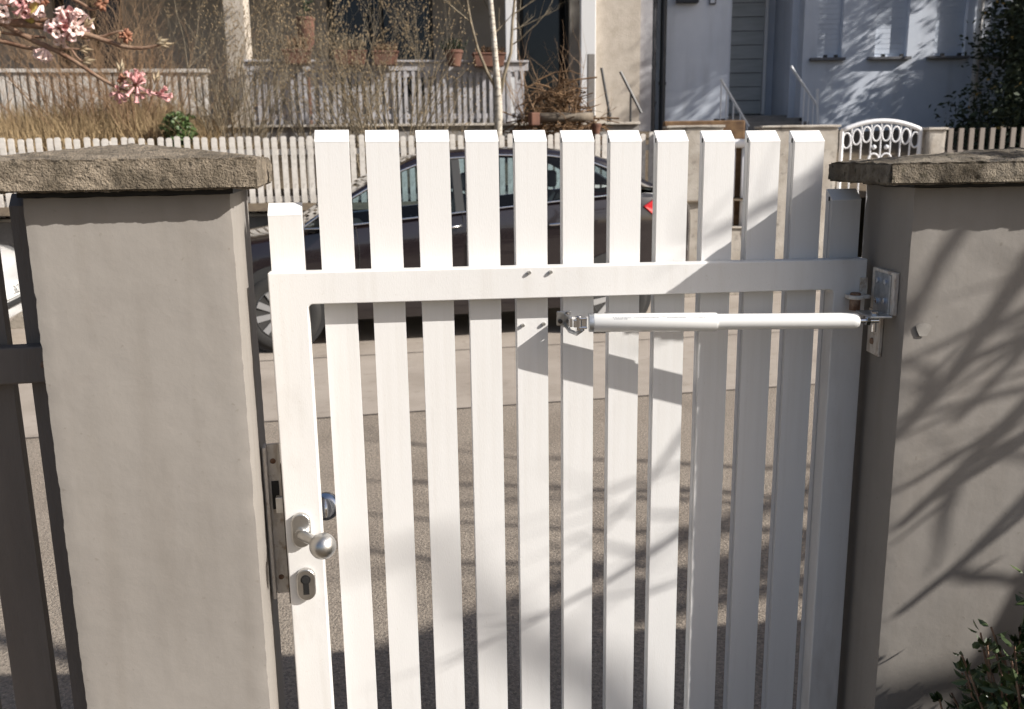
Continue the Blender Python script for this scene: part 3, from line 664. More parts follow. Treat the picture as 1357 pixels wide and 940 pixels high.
# rough-cast wall between the two houses
rw_ = empty('roughcast_wall', (X(790, 14.3), 14.3, 1.8)); tag(rw_, 'cream roughcast side wall between the two houses in dappled sun', 'wall')
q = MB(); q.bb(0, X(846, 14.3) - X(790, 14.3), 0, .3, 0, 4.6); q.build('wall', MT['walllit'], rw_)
q = MB(); q.bb(X(846, 14.3) - X(790, 14.3) + .002, X(862, 14.3) - X(790, 14.3), .06, .36, 0, 4.6); q.build('return_wall', MT['greywhite'], rw_)
q = MB(); q.bb(.13, .55, -.03, -.001, 2.22, 2.26); q.build('ledge', MT['plinth'], rw_)
# handrail beside the roughcast wall
hr = empty('stair_rail', (at(803, 165, 13.6).x, 13.6, 1.8)); tag(hr, 'thin dark stair handrail sloping down in front of the roughcast wall', 'handrail')
a_, b_ = at(797, 90, 13.6), at(812, 175, 13.6); c_, d_ = at(822, 95, 13.6), at(850, 150, 13.6)
for p_, q_ in ((a_, b_), (c_, d_)):
    q = MB(); q.tube([Vector(p_) - hr.location, Vector(q_) - hr.location], .022, 6); q.build('rail', MT['plastic'], hr)
for p_ in (at(806, 135, 13.6), at(809, 150, 13.6), at(836, 125, 13.6)):
    q = MB(); l_ = Vector(p_) - hr.location; q.tube([l_, (l_.x, l_.y, -.2)], .018, 6); q.build('post', MT['plastic'], hr)
gp = empty('gate_post', (at(783, 120, 12.6).x, 12.6, 1.6)); tag(gp, 'weathered grey timber post beside the brush pile', 'post')
q = MB(); q.bb(-.05, .05, -.05, .05, 0, at(783, 72, 12.6).z - 1.6); q.build('post', MT['plinth'], gp, bevel=.01)

# ---------------------------------------------------------------- house 2
Y2 = 15.0
h2 = empty('white_house', (X(878, Y2), Y2, 1.9)); tag(h2, 'white rendered house in tree shade with shuttered windows, right background', 'house')
def h2p(mb, name, mat, parent=None, **k):
    o = h2.location; mb.v = [(x - o.x, y - o.y, z - o.z) for x, y, z in mb.v]; return mb.build(name, mat, parent or h2, **k)
z0h, z1h = 1.5, 8.5
def Z(py, px=1000, Y=Y2): return at(px, py, Y).z
dl, dr = X(958, Y2), X(1052, Y2)
zs = Z(76, 1157)
wins = [(X(1070, Y2), X(1101, Y2)), (X(1143, Y2), X(1184, Y2)), (X(1218, Y2), X(1257, Y2)), (X(1286, Y2), X(1304, Y2))]
q = MB(); q.bb(X(878, Y2), dl, Y2, Y2 + .3, z0h, z1h); q.bb(dl, dr, Y2, Y2 + .3, 4.9, z1h)
xp = dr; zt = zs + 1.75
for a, b_ in wins:
    q.bb(xp, a, Y2, Y2 + .3, z0h, z1h); q.bb(a, b_, Y2, Y2 + .3, z0h, zs); q.bb(a, b_, Y2, Y2 + .3, zt, z1h); xp = b_
q.bb(xp, X(1312, Y2), Y2, Y2 + .3, z0h, z1h)
q.bb(X(878, Y2), X(878, Y2) + .3, Y2 + .3, Y2 + 8, z0h, z1h); q.bb(X(1312, Y2) - .3, X(1312, Y2), Y2 + .3, Y2 + 8, z0h, z1h)
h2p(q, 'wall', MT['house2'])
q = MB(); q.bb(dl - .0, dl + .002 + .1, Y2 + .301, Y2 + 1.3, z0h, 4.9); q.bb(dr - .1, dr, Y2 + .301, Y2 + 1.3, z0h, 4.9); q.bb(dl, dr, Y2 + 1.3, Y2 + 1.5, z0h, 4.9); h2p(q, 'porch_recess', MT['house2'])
for a, b_ in wins:
    f_ = MB(); f_.bb(a, b_, Y2 + .10, Y2 + .14, zs, zt); wo = h2p(f_, 'window', MT['shutter'])
    nsl = 22
    for i in range(nsl):
        s2 = MB(); z_ = zs + .06 + i * (zt - zs - .06) / nsl; s2.bb(a + .03, b_ - .03, Y2 + .093, Y2 + .099, z_, z_ + (zt - zs - .06) / nsl - .005); h2p(s2, 'slat', MT['shutter'], wo)
    s2 = MB(); s2.bb(a - .12, b_ + .04, Y2 - .10, Y2 + .09, zs - .045, zs - .003); h2p(s2, 'sill', MT['sill'], wo, bevel=.004)
    for xx in (a + .10, b_ - .12):
        s2 = MB(); s2.bb(xx, xx + .05, Y2 - .05, Y2 + .0, zs - .002, zs + .04); h2p(s2, 'shutter_stop', MT['plastic'], wo)
# front door of horizontal boards at the left of the recess
da, db = dl + .11, X(1006, Y2 + 1.2)
dm_ = MB(); dm_.bb(da, db, Y2 + 1.22, Y2 + 1.28, Z(152, 980, Y2 + 1.2), 4.8); door = h2p(dm_, 'door', MT['sill'])
zz = Z(152, 980, Y2 + 1.2) + .01
while zz < 4.75:
    s2 = MB(); s2.bb(da + .02, db - .06, Y2 + 1.195, Y2 + 1.219, zz, zz + .215); h2p(s2, 'board', MT['door'], door); zz += .228
s2 = MB(); s2.bb(db - .055, db, Y2 + 1.17, Y2 + 1.219, Z(152, 980, Y2 + 1.2), 4.8); h2p(s2, 'door_frame', MT['frame'])
for i, (yy, zt_) in enumerate(((Y2 - .05, Z(163)), (Y2 + .30, Z(157)), (Y2 + .65, Z(152)))):
    s2 = MB(); s2.bb(dl - .2, dr + .05, yy - .3, Y2 + 1.3 - i * .001, z0h, zt_); h2p(s2, 'step', MT['plinth'], bevel=.01) if i == 0 else h2p(s2, 'step', MT['plinth'])
# stair railings, white iron
for pts_, posts_ in ((((955, 105), (992, 168)), (956, 963, 972, 981, 990)), (((1048, 88), (1083, 140)), (1066, 1072, 1078, 1083))):
    YR = Y2 - .55
    s2 = MB(); p_ = at(*pts_[0], YR); q_ = at(*pts_[1], YR); s2.tube([p_, q_], .022, 6); rl = h2p(s2, 'stair_railing', MT['metalwhite'])
    for px_ in posts_:
        t_ = (px_ - pts_[0][0]) / (pts_[1][0] - pts_[0][0]); tp = p_ + (q_ - p_) * t_
        s2 = MB(); s2.tube([tp, (tp.x, tp.y, 1.7)], .012, 5); h2p(s2, 'baluster', MT['metalwhite'], rl)
s2 = MB(); s2.tube([at(1083, 118, Y2 - .55), at(1083, 165, Y2 - .55)], .022, 6); h2p(s2, 'railing_post', MT['metalwhite'])
# mailbox and bell plate by the door
s2 = MB(); a_ = at(897, 4, Y2 - .1); b_ = at(927, -30, Y2 - .1); s2.bb(a_.x, b_.x, Y2 - .12, Y2 - .001, a_.z, b_.z); mb_ = h2p(s2, 'letter_box', MT['pipe'], bevel=.01)
s2 = MB(); a_ = at(940, 6, Y2 - .02); b_ = at(949, -8, Y2 - .02); s2.bb(a_.x, b_.x, Y2 - .04, Y2 - .001, a_.z, b_.z); h2p(s2, 'bell_plate', MT['sill'], bevel=.005)
s2 = MB(); a_ = at(941.5, 4, Y2 - .05); b_ = at(947.5, -6, Y2 - .05); s2.bb(a_.x, b_.x, Y2 - .046, Y2 - .041, a_.z, b_.z); h2p(s2, 'bell_panel', MT['shutter'])
s2 = MB(); a_ = at(1312, 10, Y2); s2.tube([(a_.x - .18, Y2 - .07, 1.8), (a_.x - .18, Y2 - .07, 8)], .05, 8); h2p(s2, 'rain_pipe', MT['frame'], smooth=True)
s2 = MB(); s2.bb(X(870, Y2), X(1330, Y2), Y2 - .5, Y2 + 8.2, 8.5, 8.75); h2p(s2, 'roof', MT['terra'])
# drain pipes between the houses
dp = empty('downpipe', (X(862, 14.6), 14.6, 1.8)); tag(dp, 'dark rain downpipe between the houses, left of the pair', 'downpipe')
q = MB(); q.tube([(0, 0, 0), (0, 0, 6.5)], .055, 10); q.build('pipe', MT['pipe'], dp, sharp=50)
for z_ in (.5, 2.0, 3.5):
    q = MB(); q.lathe([(.066, 0), (.066, .05)], (0, 0, z_), (0, 0, 1), 12); q.build('clamp', MT['pipe'], dp)
dp = empty('downpipe', (X(875, 14.8), 14.8, 1.8)); tag(dp, 'dark rain downpipe against the corner of the white house, right of the pair', 'downpipe')
q = MB(); q.tube([(0, 0, 0), (0, 0, 6.5)], .05, 10); q.build('pipe', MT['pipe'], dp, sharp=50)
for z_ in (.8, 2.6, 4.2):
    q = MB(); q.lathe([(.06, 0), (.06, .05)], (0, 0, z_), (0, 0, 1), 12); q.build('clamp', MT['pipe'], dp)
# timber edging bed in front of house 2
be = empty('timber_edging', (at(880, 163, 13.2).x, 13.2, 1.6)); tag(be, 'rusty brown timber edging at the foot of the white house', 'edging')
q = MB(); l_ = at(988, 163, 13.2).x - at(880, 163, 13.2).x; zq = at(930, 160, 13.2).z - 1.6; q.bb(0, l_, 0, .12, 0, zq); q.build('beam', MT['twigdark'], be, bevel=.02)

# ---------------------------------------------------------------- boundary of house 2: stone piers, iron gate, dark fence
YB = 10.45
def pier(pa, pb, ptop, label, mat=MT['stone'], zb=0.0, Y=YB, dep=.3, name='stone_pier'):
    x0_, x1_ = X(pa, Y), X(pb, Y); zt_ = at((pa + pb) / 2, ptop, Y).z
    e = empty(name, (x0_, Y, zb), 0); tag(e, label, 'pier' if 'pier' in name else 'wall')
    from_bm(rough_box(0, x1_ - x0_, 0, dep, 0, zt_ - zb - .03, 8, 6, 24, .006, .012, pa, 6), 'shaft', mat, e, 40)
    from_bm(rough_box(-.02, x1_ - x0_ + .02, -.02, dep + .02, zt_ - zb - .031, zt_ - zb, 10, 8, 3, .004, .008, pa + 1, 8), 'coping', mat, e, 40)
    return e
pier(884, 955, 166, 'lichen stained stone pier left of the white pipe railing')
pier(1006, 1104, 166, 'broad stone pier between the pipe railing and the white iron gate')
pier(1221, 1243, 169, 'narrow cream stone pier right of the white iron gate')
pier(955, 1006, 300, 'low stone wall under the white pipe railing', name='stone_wall', Y=YB + .08, dep=.2)
pr_ = empty('pipe_railing', (X(980, YB), YB + .15, .9)); tag(pr_, 'white pipe railing between two stone piers, seen through the gate', 'railing')
zt_ = at(980, 190, YB).z - .9; xa_, xb_ = X(955, YB) - X(980, YB) + .0, X(1006, YB) - X(980, YB)
q = MB(); q.tube([(xa_, 0, zt_), (xb_, 0, zt_)], .05, 10); q.build('top_pipe', MT['metalwhite'], pr_, smooth=True)
zl = at(980, 298, YB).z - .9
for i in range(4):
    q = MB(); xx = xa_ + (xb_ - xa_) * (i + .5) / 4; q.tube([(xx, .02, zl - .08), (xx, .02, zt_)], .022, 6); q.build('bar', MT['metalwhite'], pr_, smooth=True)
q = MB(); q.bb(xa_, xb_, .08, .10, zl - .05, zt_ - .05); q.build('backing_board', MT['twigdark'], pr_)
# ornamental white iron gate
ig = empty('iron_gate', (X(1112, YB), YB + .1, 0)); tag(ig, 'white ornamental iron gate with arched top and row of oval rings', 'gate')
gw_ = X(1214, YB) - X(1112, YB); zc = at(1163, 160, YB).z; ze = at(1114, 173, YB).z; zbm = .9
def archz(x): t_ = 2 * x / gw_ - 1; return zc - (zc - ze) * t_ * t_
q = MB(); q.tube([(x * gw_ / 16, 0, archz(x * gw_ / 16)) for x in range(17)], .026, 8); q.build('arched_top_rail', MT['metalwhite'], ig, smooth=True)
for xx in (0, gw_):
    q = MB(); q.tube([(xx, 0, .2), (xx, 0, ze)], .024, 6); q.build('stile', MT['metalwhite'], ig)
q = MB(); q.tube([(0, 0, .3), (gw_, 0, .3)], .02, 6); q.build('bottom_rail', MT['metalwhite'], ig)
for i in range(1, 8):
    xx = gw_ * i / 8; q = MB(); q.tube([(xx, 0, .3), (xx, 0, archz(xx))], .009, 6); q.build('bar', MT['metalwhite'], ig)
for i in range(8):
    xx = gw_ * (i + .5) / 8; zz = archz(xx) - .135
    q = MB(); q.tube([(xx + .047 * math.cos(a), -.004, zz + .085 * math.sin(a)) for a in [k_ * math.pi / 9 for k_ in range(19)]], .010, 6, cap=False); q.build('oval_ring', MT['metalwhite'], ig, smooth=True)
for xx in (gw_ * .42, gw_ * .58):
    q = MB(); q.tube([(xx + .06 * math.cos(a), -.004, zc - .42 + .06 * math.sin(a)) for a in [k_ * math.pi / 9 for k_ in range(19)]], .010, 6, cap=False); q.build('scroll_ring', MT['metalwhite'], ig, smooth=True)
    q = MB(); q.lathe([(.001, -.03), (.022, -.015), (.028, 0), (.022, .015), (.001, .03)], (xx, 0, zc - .29), (0, 0, 1), 12); q.build('finial', MT['metalwhite'], ig, smooth=True)
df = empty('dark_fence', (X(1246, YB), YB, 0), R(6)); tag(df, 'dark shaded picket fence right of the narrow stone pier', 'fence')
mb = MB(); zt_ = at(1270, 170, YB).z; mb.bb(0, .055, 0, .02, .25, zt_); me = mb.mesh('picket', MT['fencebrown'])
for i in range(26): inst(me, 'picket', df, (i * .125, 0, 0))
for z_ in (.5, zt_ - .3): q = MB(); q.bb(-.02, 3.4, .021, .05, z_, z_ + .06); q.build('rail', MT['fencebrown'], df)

# ---------------------------------------------------------------- pots on the shelf
def shelf_y(x): return B2.y + math.tan(FA) * (x - B2.x) + .06
def trough(pxc, wpx, label, plantmat, tall, box=True, seed=0):
    Y = 13.1; xx = X(pxc, Y); yy = shelf_y(xx); wd = wpx / FPX * Y
    e = empty('flower_trough' if box else 'flower_pot', (xx, yy - .21, at(pxc, 89, 12.95).z), FA); tag(e, label, 'planter', 'terracotta planters on the terrace shelf')
    q = MB()
    if box:
        q.prism([(-wd / 2, -.08, .17), (wd / 2, -.08, .17), (wd / 2 - .03, -.06, 0), (-wd / 2 + .03, -.06, 0)], (0, .15, 0)); q.build('pot', MT['terra'], e, bevel=.008)
        q = MB(); q.bb(-wd / 2 - .008, wd / 2 + .008, -.09, .08, .155, .18); q.build('rim', MT['terra'], e, bevel=.006)
    else:
        q.lathe([(wd * .33, 0), (wd * .48, .17), (wd * .53, .172), (wd * .53, .21), (wd * .45, .21)], (0, 0, 0), (0, 0, 1), 20); q.build('pot', MT['terra'], e, sharp=40)
    r_ = random.Random(seed); q = MB()
    for i in range(60):
        b0 = Vector((r_.uniform(-.42, .42) * wd, r_.uniform(-.05, .05), .16)); d_ = Vector((r_.gauss(0, .3), r_.gauss(0, .3), 1)) * tall * r_.uniform(.4, 1)
        q.tube([b0, b0 + d_ * .5 + Vector((r_.gauss(0, .02), r_.gauss(0, .02), 0)), b0 + d_], [.005, .004, .002], 3, False)
        for k_ in range(5):
            p_ = b0 + d_ * r_.uniform(.3, 1); a_ = r_.uniform(0, 6.28); s_ = .016; u_ = Vector((math.cos(a_), math.sin(a_), r_.uniform(-.4, .6))) * s_; v_ = Vector((-math.sin(a_), math.cos(a_), r_.uniform(-.4, .6))) * s_ * .6
            q.add([p_ - v_, p_ + u_, p_ + v_, p_ - u_], [(0, 1, 2, 3)])
    q.build('plant', plantmat, e, fix=False)
trough(424, 34, 'terracotta trough with straggly dry plants at the left end of the terrace shelf', MT['twigbrown'], .22, seed=1)
trough(486, 40, 'terracotta trough half hidden by budding shrub stems on the terrace shelf', MT['twiggrey'], .25, seed=2)
trough(528, 32, 'terracotta trough in the middle of the terrace shelf behind the shrub', MT['twigbrown'], .15, seed=3)
trough(612, 22, 'round terracotta pot with a dark spiky plant left of the birch', MT['leafdark'], .22, False, seed=4)
trough(655, 40, 'long terracotta trough behind the birch trunk', MT['twigdark'], .12, seed=5)
# tall pot plant hanging by the left window
e = empty('pot_stand', (X(425, 13.6), 13.6, 1.98)); tag(e, 'tall narrow clay pot plant on the terrace left of the dark window', 'potted plant')
q = MB(); z0_ = at(425, 58, 13.6).z - 1.98; z1_ = at(425, 28, 13.6).z - 1.98; q.lathe([(.07, 0), (.05, .03), (.04, z0_ - .1), (.11, z0_), (.13, z1_), (.14, z1_ + .01), (.14, z1_ + .05)], (0, 0, 0), (0, 0, 1), 18); q.build('pot', MT['terra'], e, sharp=40)
q = MB(); r_ = random.Random(9)
for i in range(70):
    z_ = r_.uniform(z1_ - .1, z1_ + 1.2); a_ = r_.uniform(0, 6.28); l_ = r_.uniform(.05, .13); q.tube([(0, 0, z_), (l_ * math.cos(a_), l_ * math.sin(a_), z_ + .04)], [.008, .012], 4)
q.tube([(0, 0, z1_), (.01, 0, z1_ + 1.3)], .012, 5); q.build('plant', MT['leafdark'], e, fix=False)

# ================================================================== VEGETATION
def grow(mb, r_, p, d, L, rad, depth, gnarl=.18, kids=(3, 5), spread=.7, tips=None, upb=.15, sides=4, seg=5):
    pts = [p.copy()]; rads = [rad]; dd = d.normalized()
    for i in range(seg):
        dd = (dd + Vector((r_.gauss(0, gnarl), r_.gauss(0, gnarl), r_.gauss(0, gnarl) + upb * .3))).normalized()
        p = p + dd * L / seg; pts.append(p.copy()); rads.append(rad * (1 - .75 * (i + 1) / seg))
    mb.tube(pts, rads, sides if depth > 0 else 3, False)
    if tips is not None: tips.append((pts[-1], dd)); tips.append((pts[-2], dd))
    if depth > 0:
        for k in range(r_.randint(*kids)):
            i = r_.randint(1, seg); a = r_.uniform(0, 6.283); perp = Vector((math.cos(a), math.sin(a), r_.uniform(-.1, .5)))
            grow(mb, r_, pts[i], (dd + perp * spread).normalized(), L * r_.uniform(.4, .65), rads[i] * .7 + .0004, depth - 1, gnarl, kids, spread, tips, upb, sides, max(3, seg - 1))
def twig_shrub(name, label, base, stems, h, rad, spread, mat, seed, depth=2, budmat=None, budsize=.012, gnarl=.1, foot=.15, kids=(2, 5), cat='shrub'):
    e = empty(name, base); tag(e, label, cat); r_ = random.Random(seed); mb = MB(); tips = []
    for i in range(stems):
        a = r_.uniform(0, 6.283); q_ = r_.random() ** .5; b0 = Vector((math.cos(a) * foot * q_, math.sin(a) * foot * q_, 0))
        d = Vector((math.cos(a) * spread * q_, math.sin(a) * spread * q_, 1))
        grow(mb, r_, b0, d, h * r_.uniform(.65, 1.05), rad * r_.uniform(.6, 1.1), depth, gnarl, kids, .55, tips, .1)
    mb.build('stems', mat, e, smooth=True, fix=False)
    if budmat:
        bq = MB()
        for p_, d_ in tips:
            if r_.random() < .75:
                s_ = budsize * r_.uniform(.5, 1.2); u_ = d_.cross(Vector((r_.random(), r_.random(), .3))).normalized(); v_ = d_.cross(u_)
                bq.add([p_ - d_ * s_, p_ + u_ * s_ * .6, p_ + v_ * s_ * .6, p_ - u_ * s_ * .6, p_ - v_ * s_ * .6, p_ + d_ * s_ * 1.3], [(0, 1, 2), (0, 2, 3), (0, 3, 4), (0, 4, 1), (5, 2, 1), (5, 3, 2), (5, 4, 3), (5, 1, 4)])
        bq.build('buds', budmat, e, fix=False)['kind'] = 'stuff'
    return e
def gz(Y): return 1.0 + max(0, (Y - 10.05)) * .28
def vb(px, Y): return Vector((X(px, Y), Y, gz(Y) - .1))
SH = 'dry shrubs in the far front garden'
twig_shrub('twiggy_shrub', 'large red brown twiggy shrub at left behind the concrete cap', vb(185, 11.3), 60, 1.75, .013, .75, MT['twigbrown'], 11, depth=3, gnarl=.17, foot=.4, kids=(3, 5))
twig_shrub('twiggy_shrub', 'sparse dark twigged shrub left of the red brown shrub', vb(110, 11.8), 22, 1.6, .012, .6, MT['twigdark'], 12, depth=2, gnarl=.13, foot=.3)
twig_shrub('twiggy_shrub', 'tan upright shrub in front of the cream veranda post', vb(335, 11.2), 24, 1.8, .014, .35, MT['twiggrey'], 13, depth=3, budmat=MT['bud'], gnarl=.12, foot=.25, kids=(3, 4))
twig_shrub('budding_shrub', 'grey stemmed budding shrub before the left part of the balustrade', vb(440, 11.4), 13, 1.6, .013, .4, MT['twiggrey'], 14, depth=3, budmat=MT['bud'], budsize=.015, gnarl=.1, foot=.3, kids=(2, 5))
twig_shrub('budding_shrub', 'widest budding shrub of upright stems before the dark window', vb(525, 11.2), 31, 1.7, .013, .5, MT['twiggrey'], 15, depth=3, budmat=MT['bud'], budsize=.016, gnarl=.09, foot=.4, kids=(2, 4))
twig_shrub('low_twigs', 'low pale twigs between the broad budding shrub and the birch', vb(610, 11.4), 16, .9, .007, .7, MT['twiggrey'], 16, depth=2, gnarl=.08, foot=.25)
twig_shrub('low_twigs', 'low straw coloured twigs beside the small green bush', vb(300, 10.9), 26, .85, .007, .6, MT['straw'], 17, depth=2, gnarl=.1, foot=.3)
# brush pile
bp = empty('brush_pile', Vector((X(740, 12.1), 12.1, 1.5))); tag(bp, 'heaped brown pile of cut brushwood right of the birch', 'brush pile')
r_ = random.Random(21); mb = MB()
for i in range(520):
    th = r_.uniform(0, 6.283); rr_ = r_.random() ** .5; c_ = Vector((math.cos(th) * .62 * rr_, math.sin(th) * .4 * rr_, 0)); hmax = .95 * (1 - rr_ ** 2) + .12
    c_.z = r_.uniform(.02, hmax); a = r_.uniform(0, 6.283); el = r_.gauss(.05, .3); d = Vector((math.cos(a) * math.cos(el), math.sin(a) * math.cos(el), math.sin(el))); L = r_.uniform(.2, .75)
    bend = Vector((r_.gauss(0, .06), r_.gauss(0, .06), r_.gauss(.02, .06))); rad = r_.uniform(.004, .012)
    mb.tube([c_ - d * L / 2, c_ - d * L / 6 + bend, c_ + d * L / 6 + bend, c_ + d * L / 2], [rad, rad, rad * .8, rad * .4], 4, False)
mb.build('sticks', MT['twigdark'], bp, fix=False)['kind'] = 'stuff'
mb = MB(); 
for i in range(26):
    a = r_.uniform(0, 6.283); grow(mb, r_, Vector((r_.uniform(-.45, .45), r_.uniform(-.2, .2), .3)), Vector((math.cos(a) * .6, math.sin(a) * .6, 1)), r_.uniform(.5, 1.15), .008, 1, .12)
mb.build('loose_twigs', MT['twigbrown'], bp, fix=False)
lg = empty('log', Vector((X(748, 11.8), 11.8, at(748, 156, 11.8).z))); tag(lg, 'grey brown log lying at the foot of the brush pile', 'log')
q = MB(); q.tube([(-.36, 0, 0), (-.1, .02, .005), (.2, -.01, .0), (.38, 0, .01)], [.06, .062, .058, .05], 10); q.build('trunk', MT['bark'], lg, smooth=True)
bx = empty('clay_block', Vector((X(711, 11.7), 11.7, 1.45))); tag(bx, 'small orange clay block left of the log', 'block')
q = MB(); q.box((0, 0, (at(711, 158, 11.7).z - 1.45)), (.12, .12, .16), .4); q.build('block', MT['terra'], bx, bevel=.015)
cp = empty('clay_pot', Vector((X(791, 11.7), 11.7, 1.45))); tag(cp, 'small bright clay pot right of the log', 'pot')
q = MB(); z_ = at(791, 178, 11.7).z - 1.45; q.lathe([(.04, z_), (.06, z_ + .10), (.065, z_ + .10), (.065, z_ + .13)], (0, 0, 0), (0, 0, 1), 16); q.build('pot', MT['terra'], cp, sharp=40)
# birch
bi = empty('birch_tree', vb(662, 11.6)); tag(bi, 'young white stemmed birch in the far front garden', 'tree')
o = bi.location
def rel(px, py, Y=11.6): return at(px, py, Y) - o
q = MB(); q.tube([Vector((0, 0, 0)), rel(661, 150), rel(660, 118), rel(657, 85), rel(654, 45), rel(650, 0), rel(646, -60), rel(640, -160)], [.055, .05, .046, .038, .034, .030, .026, .015], 10)
q.build('trunk', MT['birch'], bi, smooth=True)
q = MB(); q.tube([rel(659, 120), rel(645, 95), rel(633, 65), rel(624, 30), rel(617, -10), rel(608, -90)], [.024, .02, .017, .015, .013, .008], 7); q.tube([rel(662, 130), rel(668, 100), rel(677, 70), rel(679, 30), rel(684, -20), rel(690, -100)], [.026, .022, .02, .017, .014, .008], 7)
r_ = random.Random(31)
for s0, d0 in ((rel(654, 45), (.8, .2, .8)), (rel(652, 20), (-.8, .1, .9)), (rel(624, 30), (-.7, 0, .5)), (rel(679, 40), (.9, 0, .4)), (rel(678, 60), (.9, .1, .7)), (rel(679, 20), (1, 0, .5)), (rel(650, 0), (.5, -.4, 1)), (rel(684, -20), (.9, .3, .5)), (rel(617, -10), (-.5, .3, 1))):
    grow(q, r_, s0, Vector(d0), r_.uniform(.5, .9), .009, 2, .12, (2, 4), .7, None, .05)
q.build('crown', MT['twiggrey'], bi, fix=False, smooth=True)
# dry grass band
dg = MB(); r_ = random.Random(41)
for i in range(16000):
    px = r_.uniform(-60, 300); Y = r_.uniform(10.7, 12.0) - .7 * (300 - px) / 360; x = X(px, Y); z = gz(Y + .3) + .0; h = r_.uniform(.3, .95) * (1.0 if px < 250 else .75); a = r_.uniform(0, 6.283)
    t_ = Vector((math.cos(a), math.sin(a), 0)) * .006; ln = Vector((r_.gauss(0, .16), r_.gauss(0, .16), 1)) * h; b0 = Vector((x, Y, z))
    m_ = b0 + ln * .6; e_ = b0 + ln + Vector((r_.gauss(0, .08), r_.gauss(0, .08), -.05))
    dg.add([b0 - t_, b0 + t_, m_ + t_ * .8, m_ - t_ * .8, e_], [(0, 1, 2, 3), (3, 2, 4)])
go = dg.build('dry_grass', MT['straw'], fix=False); go['kind'] = 'stuff'; go['label'] = 'strawy dry grass behind the far picket fence at left'; go['category'] = 'grass'

def leaf_mass(mb, r_, c, rad, n, size, shell=.55, asp=.55, noise_amp=.35, nf=1.3, droop=0):
    for i in range(n):
        while True:
            d = Vector((r_.gauss(0, 1), r_.gauss(0, 1), r_.gauss(0, 1)))
            if d.length > .01: break
        d.normalize(); k = shell + (1 - shell) * r_.random() ** .6
        k *= 1 + noise_amp * mnoise.noise(d * nf * 2 + Vector(c)) + .2 * mnoise.noise(d * nf * 5 + Vector(c))
        p = Vector(c) + Vector((d.x * rad[0], d.y * rad[1], d.z * rad[2])) * k
        a = Vector((r_.gauss(0, 1), r_.gauss(0, 1), r_.gauss(0, .7) - droop)).normalized(); b_ = a.cross(Vector((r_.gauss(0, 1), r_.gauss(0, 1), r_.gauss(0, 1)))).normalized(); nrm = a.cross(b_)
        s_ = size * r_.uniform(.6, 1.25)
        mb.add([p - a * s_ * .5, p + b_ * s_ * asp * .5 + nrm * s_ * .06, p + a * s_ * .55, p - b_ * s_ * asp * .5 + nrm * s_ * .06], [(0, 1, 2), (0, 2, 3)])
# small green ivy bush
iv = empty('ivy_bush', Vector((X(254, 10.55), 10.55, 1.2))); tag(iv, 'small rounded green bush behind the far fence', 'bush'); q = MB(); r_ = random.Random(51)
zc_ = at(254, 172, 10.55).z - 1.2
leaf_mass(q, r_, (0, 0, zc_), (.17, .17, .20), 900, .055, .5, .8); q.build('foliage', MT['ivy'], iv, fix=False)
q = MB(); q.tube([(0, 0, -.1), (.01, 0, zc_)], .02, 6); q.build('stem', MT['bark'], iv)
S3n = TO_SUN.copy(); sun_gaps = [(Vector((5.75, 15, 2.75)), .40), (Vector((6.3, 15, 3.5)), .48), (Vector((7.3, 15, 3.4)), .34), (Vector((3.2, 15, 2.3)), .36), (Vector((5.2, 15, 4.1)), .32)]    # crown holes cut along sun rays to put lit patches on the house
# big conifer shading the white house
cf = empty('conifer', Vector((9.75, 13.0, 1.2))); tag(cf, 'tall dark evergreen at the right edge beside the white house', 'tree'); r_ = random.Random(61)
q = MB(); q.tube([(0, 0, 0), (0, 0, 4), (.1, 0, 9)], [.28, .2, .05], 10); q.build('trunk', MT['bark'], cf, smooth=True)
q = MB()
for i in range(900):
    z_ = r_.random() ** 1.25 * 9.3; rm_ = 3.15 * (1 - (z_ / 10.2) ** 1.5) + .15; a = r_.uniform(0, 6.283); k = (.45 + .55 * r_.random() ** .5); c_ = (math.cos(a) * rm_ * k, math.sin(a) * rm_ * k * .55, z_ + .2)
    pw = Vector(c_) + cf.location
    if any(((pw - w_) - S3n * ((pw - w_) @ S3n)).length < rg for w_, rg in sun_gaps): continue
    leaf_mass(q, r_, c_, (.5, .42, .36), 150, .10, .25, .45, droop=.3)
q.build('crown', MT['leafdark'], cf, fix=False)
q = MB()
for i in range(90):
    a = r_.uniform(3.0, 5.2); z_ = r_.uniform(.3, 2.5); c_ = Vector((math.cos(a) * 3.2, math.sin(a) * 1.9, z_)); leaf_mass(q, r_, c_, (.1, .1, .1), 3, .06, .2)
q.build('faded_leaves', MT['leafyel'], cf, fix=False)

cf2 = empty('conifer', Vector((12.6, 19.0, 1.8))); tag(cf2, 'dark evergreen standing behind the tall one at the right edge', 'tree')
q = MB(); q.tube([(0, 0, 0), (0, 0, 4), (.1, 0, 8)], [.28, .2, .05], 10); q.build('trunk', MT['bark'], cf2, smooth=True)
q = MB()
for i in range(420):
    z_ = r_.random() ** 1.2 * 8; rm_ = 3.4 * (1 - (z_ / 9) ** 1.5) + .15; a = r_.uniform(0, 6.283); k = (.45 + .55 * r_.random() ** .5)
    leaf_mass(q, r_, (math.cos(a) * rm_ * k, math.sin(a) * rm_ * k * .6, z_), (.7, .6, .5), 90, .20, .2, .5, droop=.3)
q.build('crown', MT['leafdark'], cf2, fix=False)

